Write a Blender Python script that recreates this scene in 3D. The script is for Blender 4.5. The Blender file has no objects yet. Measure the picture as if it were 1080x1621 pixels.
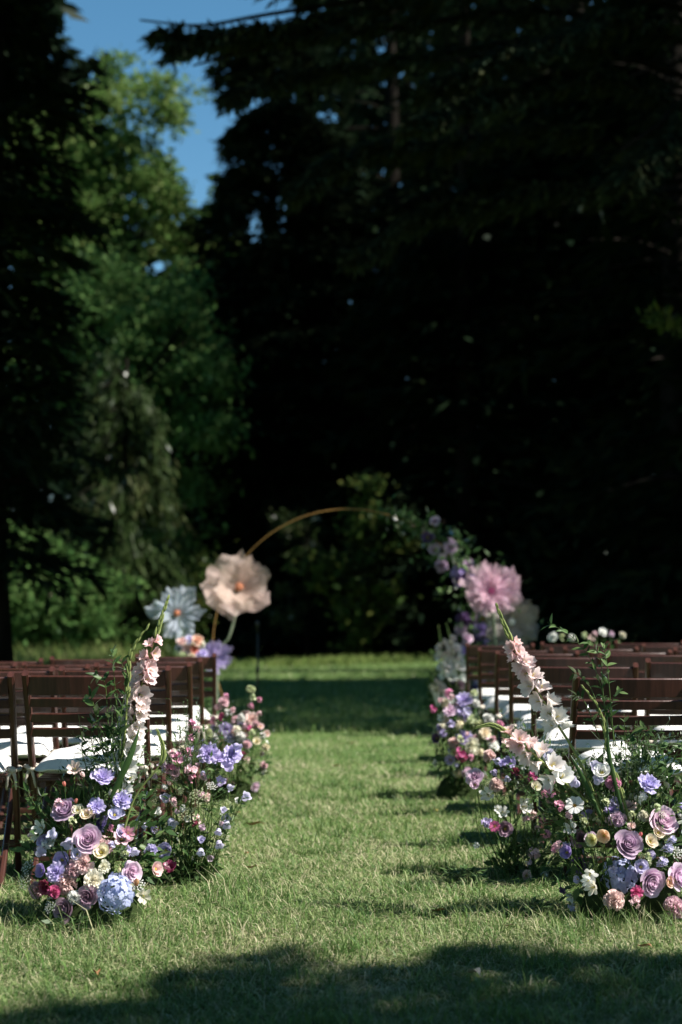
import bpy, math, random
import numpy as np
from mathutils import Vector, Matrix, Quaternion

random.seed(7)
rng = np.random.default_rng(11)
SC = bpy.context.scene
COL = SC.collection
PI = math.pi

# ------------------------------------------------------------------ camera, light, exposure
CAM_H = 1.04
PITCH = math.atan(159.5 / 2251.0)
FPX = 2251.0
cam_d = bpy.data.cameras.new('camera')
cam = bpy.data.objects.new('camera', cam_d)
COL.objects.link(cam)
cam.location = (0, 0, CAM_H)
cam.rotation_euler = (PI / 2 + PITCH, 0, 0)
cam_d.sensor_fit = 'VERTICAL'
cam_d.sensor_height = 36.0
cam_d.lens = 50.0
cam_d.clip_start = 0.1
cam_d.clip_end = 2000
cam_d.dof.use_dof = True
cam_d.dof.focus_distance = 4.95
cam_d.dof.aperture_fstop = 2.0
cam_d.dof.aperture_blades = 0
SC.camera = cam

SUN = np.array([0.63, -0.15, 0.76]); SUN /= np.linalg.norm(SUN)
SUN_EL = math.asin(SUN[2]); SUN_AZ = math.atan2(SUN[0], SUN[1])
world = bpy.data.worlds.new('World'); SC.world = world
world.use_nodes = True
wn = world.node_tree; wn.nodes.clear()
sky = wn.nodes.new('ShaderNodeTexSky'); sky.sky_type = 'NISHITA'; sky.sun_disc = False
sky.sun_elevation = SUN_EL; sky.sun_rotation = SUN_AZ
sky.altitude = 300; sky.air_density = 1.0; sky.dust_density = 0.0; sky.ozone_density = 1.0
bg = wn.nodes.new('ShaderNodeBackground'); bg.inputs['Strength'].default_value = 0.075
wo = wn.nodes.new('ShaderNodeOutputWorld')
shs = wn.nodes.new('ShaderNodeHueSaturation'); shs.inputs['Saturation'].default_value = 1.25; shs.inputs['Hue'].default_value = 0.485
wn.links.new(sky.outputs[0], shs.inputs['Color']); wn.links.new(shs.outputs[0], bg.inputs[0]); wn.links.new(bg.outputs[0], wo.inputs[0])

sun_d = bpy.data.lights.new('sun', 'SUN'); sun_d.energy = 5.0; sun_d.angle = math.radians(0.53)
sun_d.color = (1.0, 0.95, 0.87)
sun = bpy.data.objects.new('sun', sun_d); COL.objects.link(sun)
sun.rotation_euler = Vector((-SUN[0], -SUN[1], -SUN[2])).to_track_quat('-Z', 'Y').to_euler()
sun.location = (20, 10, 30)

vs = SC.view_settings
vs.view_transform = 'Standard'; vs.look = 'None'; vs.gamma = 1.0; vs.exposure = 0.92; vs.use_curve_mapping = False
SC.render.engine = 'CYCLES'
cy = SC.cycles
cy.max_bounces = 5; cy.diffuse_bounces = 3; cy.glossy_bounces = 2; cy.transmission_bounces = 3; cy.transparent_max_bounces = 8
cy.caustics_reflective = False; cy.caustics_refractive = False
cy.use_denoising = True

# ------------------------------------------------------------------ helpers
CP, SP = math.cos(PITCH), math.sin(PITCH)
def P(px, py, Z):
    """photo pixel at world depth Z (metres along +Y) -> world point"""
    a, b = px - 540.0, 810.5 - py
    d = np.array([a, FPX * CP - b * SP, FPX * SP + b * CP])
    d = d * (Z / d[1])
    return np.array([d[0], d[1], d[2] + CAM_H])
def project(V):
    y = V[:, 1] * CP + (V[:, 2] - CAM_H) * SP
    u = -V[:, 1] * SP + (V[:, 2] - CAM_H) * CP
    y = np.maximum(y, 0.01)
    return 540 + FPX * V[:, 0] / y, 810.5 - FPX * u / y
def sstep(a, b, x):
    t = np.clip((x - a) / (b - a), 0, 1); return t * t * (3 - 2 * t)
def ground(x, y):
    x = np.asarray(x, float); y = np.asarray(y, float)
    return (0.016 * np.clip(x, -6, 6) * sstep(4.5, 8, y) + 0.012 * np.sin(x * 1.7 + y * 0.6) * np.sin(y * 1.3 - x * 0.4)
            + 0.05 * sstep(24, 34, y) * (1 + np.sin(x * 0.7)))
def lin(r, g, b):
    f = lambda c: (c / 255 / 12.92) if c / 255 <= 0.04045 else ((c / 255 + 0.055) / 1.055) ** 2.4
    return (f(r), f(g), f(b), 1.0)
def nrm(v):
    v = np.asarray(v, float)
    return v / np.maximum(np.linalg.norm(v, axis=-1, keepdims=True), 1e-9)

class MB:
    """collects pieces of ONE mesh"""
    def __init__(s):
        s.V = []; s.Q = []; s.T = []; s.qm = []; s.tm = []; s.t = []; s.r = []; s.n = 0
    def add(s, V, Q=None, T=None, t=0.5, r=0.5, m=0):
        V = np.asarray(V, float).reshape(-1, 3); k = len(V)
        s.V.append(V); s.t.append(np.broadcast_to(np.asarray(t, float), (k,))); s.r.append(np.broadcast_to(np.asarray(r, float), (k,)))
        if Q is not None and len(Q):
            Q = np.asarray(Q, int).reshape(-1, 4); s.Q.append(Q + s.n); s.qm.append(np.full(len(Q), m))
        if T is not None and len(T):
            T = np.asarray(T, int).reshape(-1, 3); s.T.append(T + s.n); s.tm.append(np.full(len(T), m))
        s.n += k
    def mesh(s, name, mats, smooth=True):
        me = bpy.data.meshes.new(name)
        V = np.concatenate(s.V) if s.V else np.zeros((0, 3))
        Q = np.concatenate(s.Q) if s.Q else np.zeros((0, 4), int)
        T = np.concatenate(s.T) if s.T else np.zeros((0, 3), int)
        me.vertices.add(len(V)); me.vertices.foreach_set('co', V.astype(np.float32).ravel())
        nl = Q.size + T.size
        me.loops.add(nl); me.loops.foreach_set('vertex_index', np.concatenate([Q.ravel(), T.ravel()]).astype(np.int32))
        me.polygons.add(len(Q) + len(T))
        st = np.concatenate([np.arange(len(Q)) * 4, Q.size + np.arange(len(T)) * 3]).astype(np.int32)
        me.polygons.foreach_set('loop_start', st)
        mi = np.concatenate([np.concatenate(s.qm) if s.qm else np.zeros(0, int), np.concatenate(s.tm) if s.tm else np.zeros(0, int)]).astype(np.int32)
        me.polygons.foreach_set('material_index', mi)
        me.polygons.foreach_set('use_smooth', np.full(len(mi), bool(smooth)))
        for nm, arr in (('t', s.t), ('rnd', s.r)):
            a = me.attributes.new(nm, 'FLOAT', 'POINT'); a.data.foreach_set('value', np.concatenate(arr).astype(np.float32))
        for m in (mats if isinstance(mats, (list, tuple)) else [mats]): me.materials.append(m)
        me.update(calc_edges=True)
        return me
    def build(s, name, mats, parent=None, smooth=True, **kw):
        return link(name, s.mesh(name, mats, smooth), parent, **kw)

def link(name, data, parent=None, loc=(0, 0, 0), label=None, cat=None, group=None, kind=None, color=None):
    o = bpy.data.objects.new(name, data); COL.objects.link(o)
    if parent is not None: o.parent = parent
    o.location = loc
    return tag(o, label, cat, group, kind, color)
def tag(o, label=None, cat=None, group=None, kind=None, color=None):
    if label: o['label'] = label
    if cat: o['category'] = cat
    if group: o['group'] = group
    if kind: o['kind'] = kind
    if color: o.color = color
    return o
def empty(name, loc, label, cat, group=None, rz=0):
    o = link(name, None, None, tuple(loc), label, cat, group)
    o.empty_display_size = 0.1; o.rotation_euler = (0, 0, rz)
    return o
def gq(nu, nv, off=0):
    """quads of an (nu+1) x (nv+1) grid"""
    i, j = np.meshgrid(np.arange(nu), np.arange(nv), indexing='ij')
    a = (i * (nv + 1) + j).ravel() + off
    return np.stack([a, a + nv + 1, a + nv + 2, a + 1], 1)
def tube(mb, pts, rad, n=6, t=0.5, r=0.5, m=0, cap=True):
    pts = np.asarray(pts, float); k = len(pts)
    rad = np.broadcast_to(np.asarray(rad, float), (k,))
    tan = nrm(np.gradient(pts, axis=0))
    x = np.array([0, 0, 1.0]) if abs(tan[0][2]) < 0.9 else np.array([1.0, 0, 0])
    V = []
    a = np.arange(n) * 2 * PI / n
    for p, d, q in zip(pts, tan, rad):
        x = nrm(x - d * np.dot(x, d)); y = np.cross(d, x)
        V.append(p + q * (np.cos(a)[:, None] * x + np.sin(a)[:, None] * y))
    V = np.concatenate(V)
    Q = []
    for i in range(k - 1):
        for j in range(n):
            Q.append((i * n + j, i * n + (j + 1) % n, (i + 1) * n + (j + 1) % n, (i + 1) * n + j))
    T = []
    if cap:
        V = np.concatenate([V, pts[:1], pts[-1:]])
        for j in range(n):
            T.append((k * n, (j + 1) % n, j)); T.append((k * n + 1, (k - 1) * n + j, (k - 1) * n + (j + 1) % n))
    mb.add(V, Q, T, t, r, m)
def bez(pts, n=10):
    """smooth polyline through points (Catmull-Rom)"""
    p = np.asarray(pts, float); p = np.concatenate([2 * p[:1] - p[1:2], p, 2 * p[-1:] - p[-2:-1]])
    out = []; seg = len(p) - 3
    for s in np.linspace(0, seg - 1e-6, n):
        i = int(s); u = s - i; a, b, c, d = p[i:i + 4]
        out.append(0.5 * ((2 * b) + (c - a) * u + (2 * a - 5 * b + 4 * c - d) * u * u + (3 * b - a - 3 * c + d) * u ** 3))
    return np.array(out)
def loft(mb, path, w, h, up=(0, 0, 1), ch=0.18, t=0.5, r=0.5, m=0):
    """chamfered bar: rectangle w (sideways) x h (along up) swept along path"""
    path = np.asarray(path, float); k = len(path); tan = nrm(np.gradient(path, axis=0)); up = np.asarray(up, float)
    c = min(w, h) * ch
    prof = [(-w/2+c, -h/2), (w/2-c, -h/2), (w/2, -h/2+c), (w/2, h/2-c), (w/2-c, h/2), (-w/2+c, h/2), (-w/2, h/2-c), (-w/2, -h/2+c)]
    V = []
    for p, d in zip(path, tan):
        s = nrm(np.cross(d, up)); u = nrm(np.cross(s, d))
        for a, b in prof: V.append(p + a * s + b * u)
    Q = [(i*8+j, i*8+(j+1) % 8, (i+1)*8+(j+1) % 8, (i+1)*8+j) for i in range(k-1) for j in range(8)]
    base = (k-1)*8
    Q += [(0, 3, 2, 1), (0, 7, 4, 3), (7, 6, 5, 4), (base, base+1, base+2, base+3), (base, base+3, base+4, base+7), (base+7, base+4, base+5, base+6)]
    mb.add(V, Q, None, t, r, m)
def leaf_quads(mb, Pt, D, N, L, W, r, t=0.5, m=0, fold=0.12):
    """one folded pointed leaf (a quad of two triangles) per row"""
    n = len(Pt)
    if n == 0: return
    D = nrm(D); S = nrm(np.cross(D, N)); N = np.cross(S, D)
    L = np.broadcast_to(L, (n,))[:, None]; W = np.broadcast_to(W, (n,))[:, None]
    mid = Pt + D * L * 0.48 + N * W * fold
    V = np.stack([Pt, mid + S * W / 2, Pt + D * L, mid - S * W / 2], 1).reshape(-1, 3)
    Q = np.arange(4 * n).reshape(-1, 4)
    mb.add(V, Q, None, t, np.repeat(np.broadcast_to(r, (n,)), 4), m)
def rdir(n, up=0.0):
    v = rng.normal(size=(n, 3)); v[:, 2] += up; return nrm(v)
def orient(d, roll=0.0):
    q = Vector((0, 0, 1)).rotation_difference(Vector(tuple(d)).normalized())
    return q @ Quaternion((0, 0, 1), roll)

# ------------------------------------------------------------------ materials
def new_mat(name):
    m = bpy.data.materials.new(name); m.use_nodes = True
    nt = m.node_tree; nt.nodes.clear()
    return m, nt, nt.nodes, nt.links
def ramp(nt, fac, stops):
    n = nt.nodes.new('ShaderNodeValToRGB'); e = n.color_ramp.elements
    while len(e) < len(stops): e.new(0.5)
    for x, (p, c) in zip(e, stops): x.position = p; x.color = (c[0], c[1], c[2], 1)
    nt.links.new(fac, n.inputs[0]); return n.outputs[0]
def attr(nt, name):
    a = nt.nodes.new('ShaderNodeAttribute'); a.attribute_name = name; return a.outputs['Fac']
def math_n(nt, op, a, b=None):
    n = nt.nodes.new('ShaderNodeMath'); n.operation = op
    for i, v in enumerate((a, b)):
        if v is None: continue
        if hasattr(v, 'is_linked') or hasattr(v, 'links'): nt.links.new(v, n.inputs[i])
        else: n.inputs[i].default_value = v
    return n.outputs[0]
def noise_n(nt, scale, detail=4, rough=0.55, obj=True, stretch=None):
    tc = nt.nodes.new('ShaderNodeTexCoord'); n = nt.nodes.new('ShaderNodeTexNoise')
    n.inputs['Scale'].default_value = scale; n.inputs['Detail'].default_value = detail; n.inputs['Roughness'].default_value = rough
    src = tc.outputs['Object']
    if stretch:
        mp = nt.nodes.new('ShaderNodeMapping'); mp.inputs['Scale'].default_value = stretch; nt.links.new(src, mp.inputs[0]); src = mp.outputs[0]
    nt.links.new(src, n.inputs['Vector']); return n.outputs['Fac']
def leafy(name, stops, trans=0.3, gloss=0.05, rough=0.45, nscale=None):
    """thin leaf: diffuse + light through it + a little sheen; colour by each leaf's own random value"""
    m, nt, N, L = new_mat(name)
    f = attr(nt, 'rnd')
    if nscale:
        nz = noise_n(nt, nscale, 2)
        f = math_n(nt, 'ADD', math_n(nt, 'MULTIPLY', f, 0.6), math_n(nt, 'MULTIPLY', nz, 0.4))
    c = ramp(nt, f, stops)
    d = N.new('ShaderNodeBsdfDiffuse'); L.new(c, d.inputs[0])
    tr = N.new('ShaderNodeBsdfTranslucent')
    g = N.new('ShaderNodeGamma'); g.inputs[1].default_value = 0.92; L.new(c, g.inputs[0]); L.new(g.outputs[0], tr.inputs[0])
    mx = N.new('ShaderNodeMixShader'); mx.inputs[0].default_value = trans; L.new(d.outputs[0], mx.inputs[1]); L.new(tr.outputs[0], mx.inputs[2])
    gl = N.new('ShaderNodeBsdfGlossy'); gl.inputs['Roughness'].default_value = rough
    fr = N.new('ShaderNodeFresnel'); fr.inputs[0].default_value = 1.4
    k = math_n(nt, 'MULTIPLY', fr.outputs[0], gloss * 10)
    m2 = N.new('ShaderNodeMixShader'); L.new(k, m2.inputs[0]); L.new(mx.outputs[0], m2.inputs[1]); L.new(gl.outputs[0], m2.inputs[2])
    o = N.new('ShaderNodeOutputMaterial'); L.new(m2.outputs[0], o.inputs[0])
    return m
def petal_mat(name, trans=0.4, deep=1.4, sheer=0.0, vein=0.0):
    """petal: the flower's own colour, deeper towards its throat"""
    m, nt, N, L = new_mat(name)
    oi = N.new('ShaderNodeObjectInfo')
    g = N.new('ShaderNodeGamma'); g.inputs[1].default_value = deep; L.new(oi.outputs['Color'], g.inputs[0])
    f = attr(nt, 't')
    mr = N.new('ShaderNodeMapRange'); mr.inputs[1].default_value = 0.0; mr.inputs[2].default_value = 0.75; L.new(f, mr.inputs[0])
    mix = N.new('ShaderNodeMix'); mix.data_type = 'RGBA'; L.new(mr.outputs[0], mix.inputs[0]); L.new(g.outputs[0], mix.inputs[6]); L.new(oi.outputs['Color'], mix.inputs[7])
    hs = N.new('ShaderNodeHueSaturation'); r = attr(nt, 'rnd')
    nz = noise_n(nt, 9, 3)
    v = math_n(nt, 'ADD', math_n(nt, 'MULTIPLY', r, 0.25), math_n(nt, 'MULTIPLY', nz, 0.2)); v = math_n(nt, 'ADD', v, 0.84)
    L.new(v, hs.inputs['Value']); L.new(mix.outputs[2], hs.inputs['Color'])
    hu = math_n(nt, 'ADD', math_n(nt, 'MULTIPLY', oi.outputs['Random'], 0.03), 0.485); L.new(hu, hs.inputs['Hue'])
    c = hs.outputs[0]
    d = N.new('ShaderNodeBsdfDiffuse'); L.new(c, d.inputs[0])
    tr = N.new('ShaderNodeBsdfTranslucent'); L.new(c, tr.inputs[0])
    mx = N.new('ShaderNodeMixShader'); mx.inputs[0].default_value = trans; L.new(d.outputs[0], mx.inputs[1]); L.new(tr.outputs[0], mx.inputs[2])
    gl = N.new('ShaderNodeBsdfGlossy'); gl.inputs['Roughness'].default_value = 0.5
    m2 = N.new('ShaderNodeMixShader'); m2.inputs[0].default_value = 0.03; L.new(mx.outputs[0], m2.inputs[1]); L.new(gl.outputs[0], m2.inputs[2])
    out = m2.outputs[0]
    if sheer > 0:
        tp = N.new('ShaderNodeBsdfTransparent'); m3 = N.new('ShaderNodeMixShader'); m3.inputs[0].default_value = sheer
        L.new(out, m3.inputs[1]); L.new(tp.outputs[0], m3.inputs[2]); out = m3.outputs[0]
    o = N.new('ShaderNodeOutputMaterial'); L.new(out, o.inputs[0])
    return m
def solid(name, stops, scale=20, rough=0.6, spec=0.4, bump=0.0, stretch=None, coat=0.0):
    m, nt, N, L = new_mat(name)
    b = N.new('ShaderNodeBsdfPrincipled'); nz = noise_n(nt, scale, 5, stretch=stretch)
    L.new(ramp(nt, nz, stops), b.inputs['Base Color'])
    b.inputs['Roughness'].default_value = rough; b.inputs['Specular IOR Level'].default_value = spec
    b.inputs['Coat Weight'].default_value = coat
    if bump:
        bp = N.new('ShaderNodeBump'); bp.inputs['Strength'].default_value = bump; bp.inputs['Distance'].default_value = 0.01
        L.new(nz, bp.inputs['Height']); L.new(bp.outputs[0], b.inputs['Normal'])
    o = N.new('ShaderNodeOutputMaterial'); L.new(b.outputs[0], o.inputs[0])
    return m

M_petal = petal_mat('petal')
M_organza = petal_mat('organza', trans=0.45, deep=1.1, sheer=0.46)
M_green = leafy('stem_green', [(0, (0.05, 0.10, 0.02)), (1, (0.11, 0.17, 0.045))], 0.15, 0.04)
M_lime = leafy('bud_green', [(0, (0.20, 0.27, 0.07)), (1, (0.40, 0.46, 0.18))], 0.3, 0.03)
M_leaf = leafy('sprig_leaf', [(0, (0.03, 0.07, 0.022)), (0.6, (0.065, 0.13, 0.038)), (1, (0.14, 0.21, 0.075))], 0.3, 0.05, 0.4)
M_grass = leafy('grass_blade', [(0, (0.068, 0.145, 0.036)), (0.35, (0.140, 0.232, 0.064)), (0.6, (0.236, 0.312, 0.108)), (0.8, (0.39, 0.39, 0.21)), (1, (0.58, 0.52, 0.35))], 0.30, 0.004, 0.6)
M_meadow = leafy('meadow_blade', [(0, (0.10, 0.16, 0.04)), (0.6, (0.20, 0.26, 0.08)), (1, (0.34, 0.34, 0.15))], 0.35, 0.0)
M_broad = leafy('broad_leaf', [(0, (0.03, 0.065, 0.016)), (0.5, (0.055, 0.10, 0.022)), (1, (0.15, 0.16, 0.04))], 0.38, 0.008, 0.6)
M_oak = leafy('oak_leaf', [(0, (0.05, 0.11, 0.025)), (0.5, (0.105, 0.19, 0.046)), (1, (0.20, 0.26, 0.08))], 0.40, 0.004, 0.6)
M_laurel = leafy('laurel_leaf', [(0, (0.04, 0.10, 0.028)), (0.6, (0.09, 0.18, 0.048)), (1, (0.17, 0.26, 0.085))], 0.3, 0.006, 0.6)
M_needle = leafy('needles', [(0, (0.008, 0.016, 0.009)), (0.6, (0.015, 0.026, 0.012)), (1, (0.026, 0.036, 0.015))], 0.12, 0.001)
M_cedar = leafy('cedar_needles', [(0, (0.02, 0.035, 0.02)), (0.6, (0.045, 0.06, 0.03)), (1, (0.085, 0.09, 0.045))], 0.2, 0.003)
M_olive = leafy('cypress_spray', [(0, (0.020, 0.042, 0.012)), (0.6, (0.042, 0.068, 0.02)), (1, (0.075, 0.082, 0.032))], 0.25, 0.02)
M_bark = solid('bark', [(0.3, (0.005, 0.004, 0.003)), (0.7, (0.018, 0.015, 0.012))], 6, 0.95, 0.05, 0.8, (1, 1, 0.25))
M_dead = solid('bare_wood', [(0.3, (0.25, 0.22, 0.19)), (0.7, (0.45, 0.41, 0.36))], 12, 0.9, 0.2)
M_wood = solid('stained_wood', [(0.25, (0.033, 0.0115, 0.008)), (0.6, (0.066, 0.022, 0.015)), (0.85, (0.105, 0.037, 0.026))], 7, 0.36, 0.5, 0.08, (14, 1, 1.2), 0.15)
M_cloth = solid('white_cotton', [(0.3, (0.74, 0.73, 0.70)), (0.7, (0.82, 0.81, 0.79))], 30, 0.9, 0.1, 0.05)
M_tie = solid('cream_tie', [(0.3, (0.52, 0.47, 0.40)), (0.7, (0.66, 0.60, 0.52))], 40, 0.9, 0.1)
M_gold = solid('gold_paint', [(0.3, (0.22, 0.12, 0.035)), (0.7, (0.34, 0.19, 0.055))], 6, 0.45, 0.4)
M_black = solid('black_metal', [(0.3, (0.012, 0.012, 0.012)), (0.7, (0.03, 0.03, 0.03))], 10, 0.4)
M_pollen = solid('pollen', [(0.3, (0.55, 0.26, 0.03)), (0.7, (0.75, 0.45, 0.06))], 30, 0.8)
M_throat = solid('yellow_throat', [(0.3, (0.45, 0.36, 0.06)), (0.7, (0.62, 0.52, 0.12))], 30, 0.8)
M_orange = solid('orange_tissue', [(0.3, (0.50, 0.17, 0.09)), (0.7, (0.66, 0.28, 0.15))], 14, 0.8)
M_brownleaf = solid('dry_leaf', [(0.3, (0.26, 0.11, 0.045)), (0.7, (0.46, 0.24, 0.12))], 18, 0.7)
M_paleleaf = solid('bleached_leaf', [(0.3, (0.42, 0.38, 0.32)), (0.7, (0.55, 0.50, 0.43))], 18, 0.7)
M_yellowleaf = solid('yellow_leaf', [(0.3, (0.5, 0.42, 0.08)), (0.7, (0.6, 0.52, 0.14))], 18, 0.7)
M_moss = solid('moss_base', [(0.3, (0.015, 0.025, 0.008)), (0.7, (0.04, 0.06, 0.02))], 20, 0.95, 0.1, 0.5)

def lawn_mat():
    m, nt, N, L = new_mat('lawn_turf')
    b = N.new('ShaderNodeBsdfPrincipled'); b.inputs['Roughness'].default_value = 0.95; b.inputs['Specular IOR Level'].default_value = 0.1
    a = noise_n(nt, 1.1, 5, 0.6); c = noise_n(nt, 34, 6, 0.7)
    f = math_n(nt, 'ADD', math_n(nt, 'MULTIPLY', a, 0.5), math_n(nt, 'MULTIPLY', c, 0.5))
    L.new(ramp(nt, f, [(0.30, (0.035, 0.06, 0.016)), (0.45, (0.085, 0.15, 0.042)), (0.56, (0.13, 0.20, 0.06)), (0.70, (0.24, 0.23, 0.11))]), b.inputs['Base Color'])
    bp = N.new('ShaderNodeBump'); bp.inputs['Strength'].default_value = 0.9; bp.inputs['Distance'].default_value = 0.03
    L.new(c, bp.inputs['Height']); L.new(bp.outputs[0], b.inputs['Normal'])
    o = N.new('ShaderNodeOutputMaterial'); L.new(b.outputs[0], o.inputs[0]); return m
M_lawn = lawn_mat()
#@@SETTING
# ------------------------------------------------------------------ the ground
def grid_axis(pts):
    return np.unique(np.concatenate([np.linspace(a, b, n) for a, b, n in pts]))
gx = grid_axis([(-400, -40, 12), (-40, -8, 17), (-8, 8, 65), (8, 40, 17), (40, 400, 12)])
gy = grid_axis([(-300, -10, 10), (-10, 2, 13), (2, 16, 71), (16, 40, 41), (40, 500, 16)])
X, Y = np.meshgrid(gx, gy, indexing='ij')
mb = MB(); mb.add(np.stack([X, Y, ground(X, Y)], -1).reshape(-1, 3), gq(len(gx) - 1, len(gy) - 1))
mb.build('lawn', M_lawn, kind='structure')

def blades(mb, x, y, L, W, lean, rnd, bend=0.5):
    """grass blades: two-segment tapering strips, leaning"""
    n = len(x); z = ground(x, y) - 0.004
    az = rng.uniform(0, 2 * PI, n); ln = lean
    h = np.stack([np.cos(az), np.sin(az), np.zeros(n)], 1)
    s = np.stack([-np.sin(az + rng.normal(0, .5, n)), np.cos(az), np.zeros(n)], 1)
    b = np.stack([x, y, z], 1)
    up = np.array([0, 0, 1.0])
    m1 = b + (h * np.sin(ln * 0.6)[:, None] + up * np.cos(ln * 0.6)[:, None]) * (L * 0.5)[:, None]
    l2 = np.minimum(ln + bend, 1.62)
    tp = m1 + (h * np.sin(l2)[:, None] + up * np.cos(l2)[:, None]) * (L * 0.5)[:, None]
    w = (W / 2)[:, None]
    V = np.stack([b - s * w, b + s * w, m1 + s * w * 0.8, m1 - s * w * 0.8, tp], 1).reshape(-1, 3)
    i = np.arange(n) * 5
    Q = np.stack([i, i + 1, i + 2, i + 3], 1); T = np.stack([i + 3, i + 2, i + 4], 1)
    mb.add(V, Q, T, np.tile([0, 0, .5, .5, 1], n), np.repeat(rnd, 5))
def patch(x, y, s=1.0, ph=0.0):
    return 0.5 + 0.5 * (np.sin(x * 2.1 * s + 1.7 * np.sin(y * 1.3 * s + ph) + ph) * np.sin(y * 1.9 * s + 1.3 * np.sin(x * 1.6 * s) + 2 * ph))
mb = MB()
N1 = 370000
q = rng.uniform(0, 1, N1) ** 0.85
py_ = 1150 + (1720 - 1150) * q
Zg = 2341.0 / (py_ - 970)
xg = rng.uniform(-1, 1, N1) * (0.25 * Zg + 0.7); xg += np.sign(xg) * 1.6 * (rng.uniform(0, 1, N1) < .22) * rng.uniform(0, 1, N1)
dry = patch(xg, Zg, 1.1, 0.4) * 0.55 + patch(xg, Zg, 4.0, 1.0) * 0.3 + 0.1
kind = rng.uniform(0, 1, N1)
rnd = np.where(kind < 0.75 * dry ** 2.2 + 0.05 + .30 * sstep(5.8, 4.6, Zg) * dry, rng.uniform(0.70, 1.0, N1), rng.uniform(0.0, 0.62, N1))
rnd = np.clip(rnd + 0.34 * (patch(xg, Zg, .8, 2.6) * .6 + patch(xg, Zg, 2.7, .3) * .4 - 0.5), 0, 1)
Lg = rng.gamma(6, 0.0075, N1) * (0.85 + 0.04 * Zg); Wg = rng.uniform(0.0022, 0.0042, N1) * (0.7 + 0.09 * Zg)
tuft = patch(xg, Zg, 6.5, 2.2)
Lg *= 0.7 + 0.6 * tuft ** 2
lean = np.clip(rng.normal(1.12, 0.36, N1), 0.05, 1.52)
lean = np.where(rnd > 0.7, np.clip(lean + 0.35, 0, 1.53), lean)
blades(mb, xg, Zg, Lg, Wg, lean, rnd)
# darker tussocks here and there
for i_ in range(120):
    yy_ = 2341.0 / (1180 + 480 * rng.uniform() - 970); xx_ = rng.uniform(-.24, .24) * yy_; n_ = int(rng.integers(30, 90))
    x_ = rng.normal(xx_, .045, n_); y_ = rng.normal(yy_, .045, n_)
    blades(mb, x_, y_, rng.uniform(.04, .10, n_), rng.uniform(.002, .004, n_) * (.7 + .09 * yy_), np.clip(rng.normal(.7, .35, n_), 0, 1.4), rng.uniform(0, .3, n_), .5)
# dry clippings lying flat
nc = 85000; Zc = 2341.0 / (1190 + 520 * rng.uniform(0, 1, nc) ** .8 - 970); xc = rng.uniform(-1, 1, nc) * (.25 * Zc + .6)
kk = rng.uniform(0, 1, nc) < .35 + .65 * patch(xc, Zc, 1.4, .9); xc, Zc = xc[kk], Zc[kk]; nc = len(xc)
blades(mb, xc, Zc, rng.uniform(.03, .09, nc), rng.uniform(.0016, .003, nc) * (.7 + .09 * Zc), np.clip(rng.normal(1.42, .12, nc), 1, 1.56), rng.uniform(.62, 1, nc), .1)
# longer wisps in loose tufts, bending every way
for cx, cyy, n, sp, ln in [(-0.62, 4.55, 160, .16, .17), (-0.25, 4.62, 120, .15, .15), (-0.85, 4.35, 180, .2, .13), (0.62, 4.72, 260, .13, .11), (0.86, 4.66, 260, .12, .11), (1.08, 4.6, 160, .12, .12),
                           (0.05, 4.5, 70, .2, .12), (-0.45, 5.15, 80, .14, .16), (0.35, 4.85, 160, .16, .08), (-1.1, 4.7, 200, .18, .10), (-0.3, 5.4, 60, .15, .12), (0.55, 5.9, 120, .2, .09), (0.62, 7.0, 120, .25, .10), (-0.62, 6.3, 120, .2, .10)]:
    x = rng.normal(cx, sp, n); y = rng.normal(cyy, sp * .7, n)
    blades(mb, x, y, rng.uniform(.5, 1.2, n) * ln, rng.uniform(.0018, .0034, n), np.clip(rng.normal(.5, .3, n), 0, 1.2), np.where(rng.uniform(0, 1, n) < .25, rng.uniform(.65, 1, n), rng.uniform(0, .6, n)), 0.45)
# the mown clearing further off
N2 = 60000
Zf = 12.5 + 18 * rng.uniform(0, 1, N2) ** 1.1; xf = rng.uniform(-1, 1, N2) * (0.27 * Zf + 1.5)
blades(mb, xf, Zf, rng.uniform(.05, .13, N2), rng.uniform(.006, .012, N2), np.clip(rng.normal(.8, .4, N2), 0, 1.4), np.clip(rng.normal(.38, .22, N2), 0, 1))
mb.build('grass', M_grass, kind='stuff')
mb = MB()
N3 = 15000
Zm = rng.uniform(20, 27.5, N3); xm = rng.uniform(-9.5, -3.0, N3)
k = rng.uniform(0, 1, N3) < sstep(-2.9, -4.2, xm) * (0.35 + 0.65 * patch(xm, Zm, 1.2))
xm, Zm = xm[k], Zm[k]; n = len(xm)
blades(mb, xm, Zm, rng.uniform(.3, .75, n), rng.uniform(.012, .03, n), np.clip(rng.normal(.25, .2, n), 0, .9), rng.uniform(0, 1, n), 0.5)
n = 1500; xm = rng.normal(-0.1, 0.9, n); Zm = rng.normal(28.5, .5, n)
blades(mb, xm, Zm, rng.uniform(.08, .24, n), rng.uniform(.02, .04, n), np.clip(rng.normal(.35, .25, n), 0, 1), rng.uniform(0, .7, n), 0.5)
mb.build('meadow_grass', M_meadow, kind='stuff')

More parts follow.
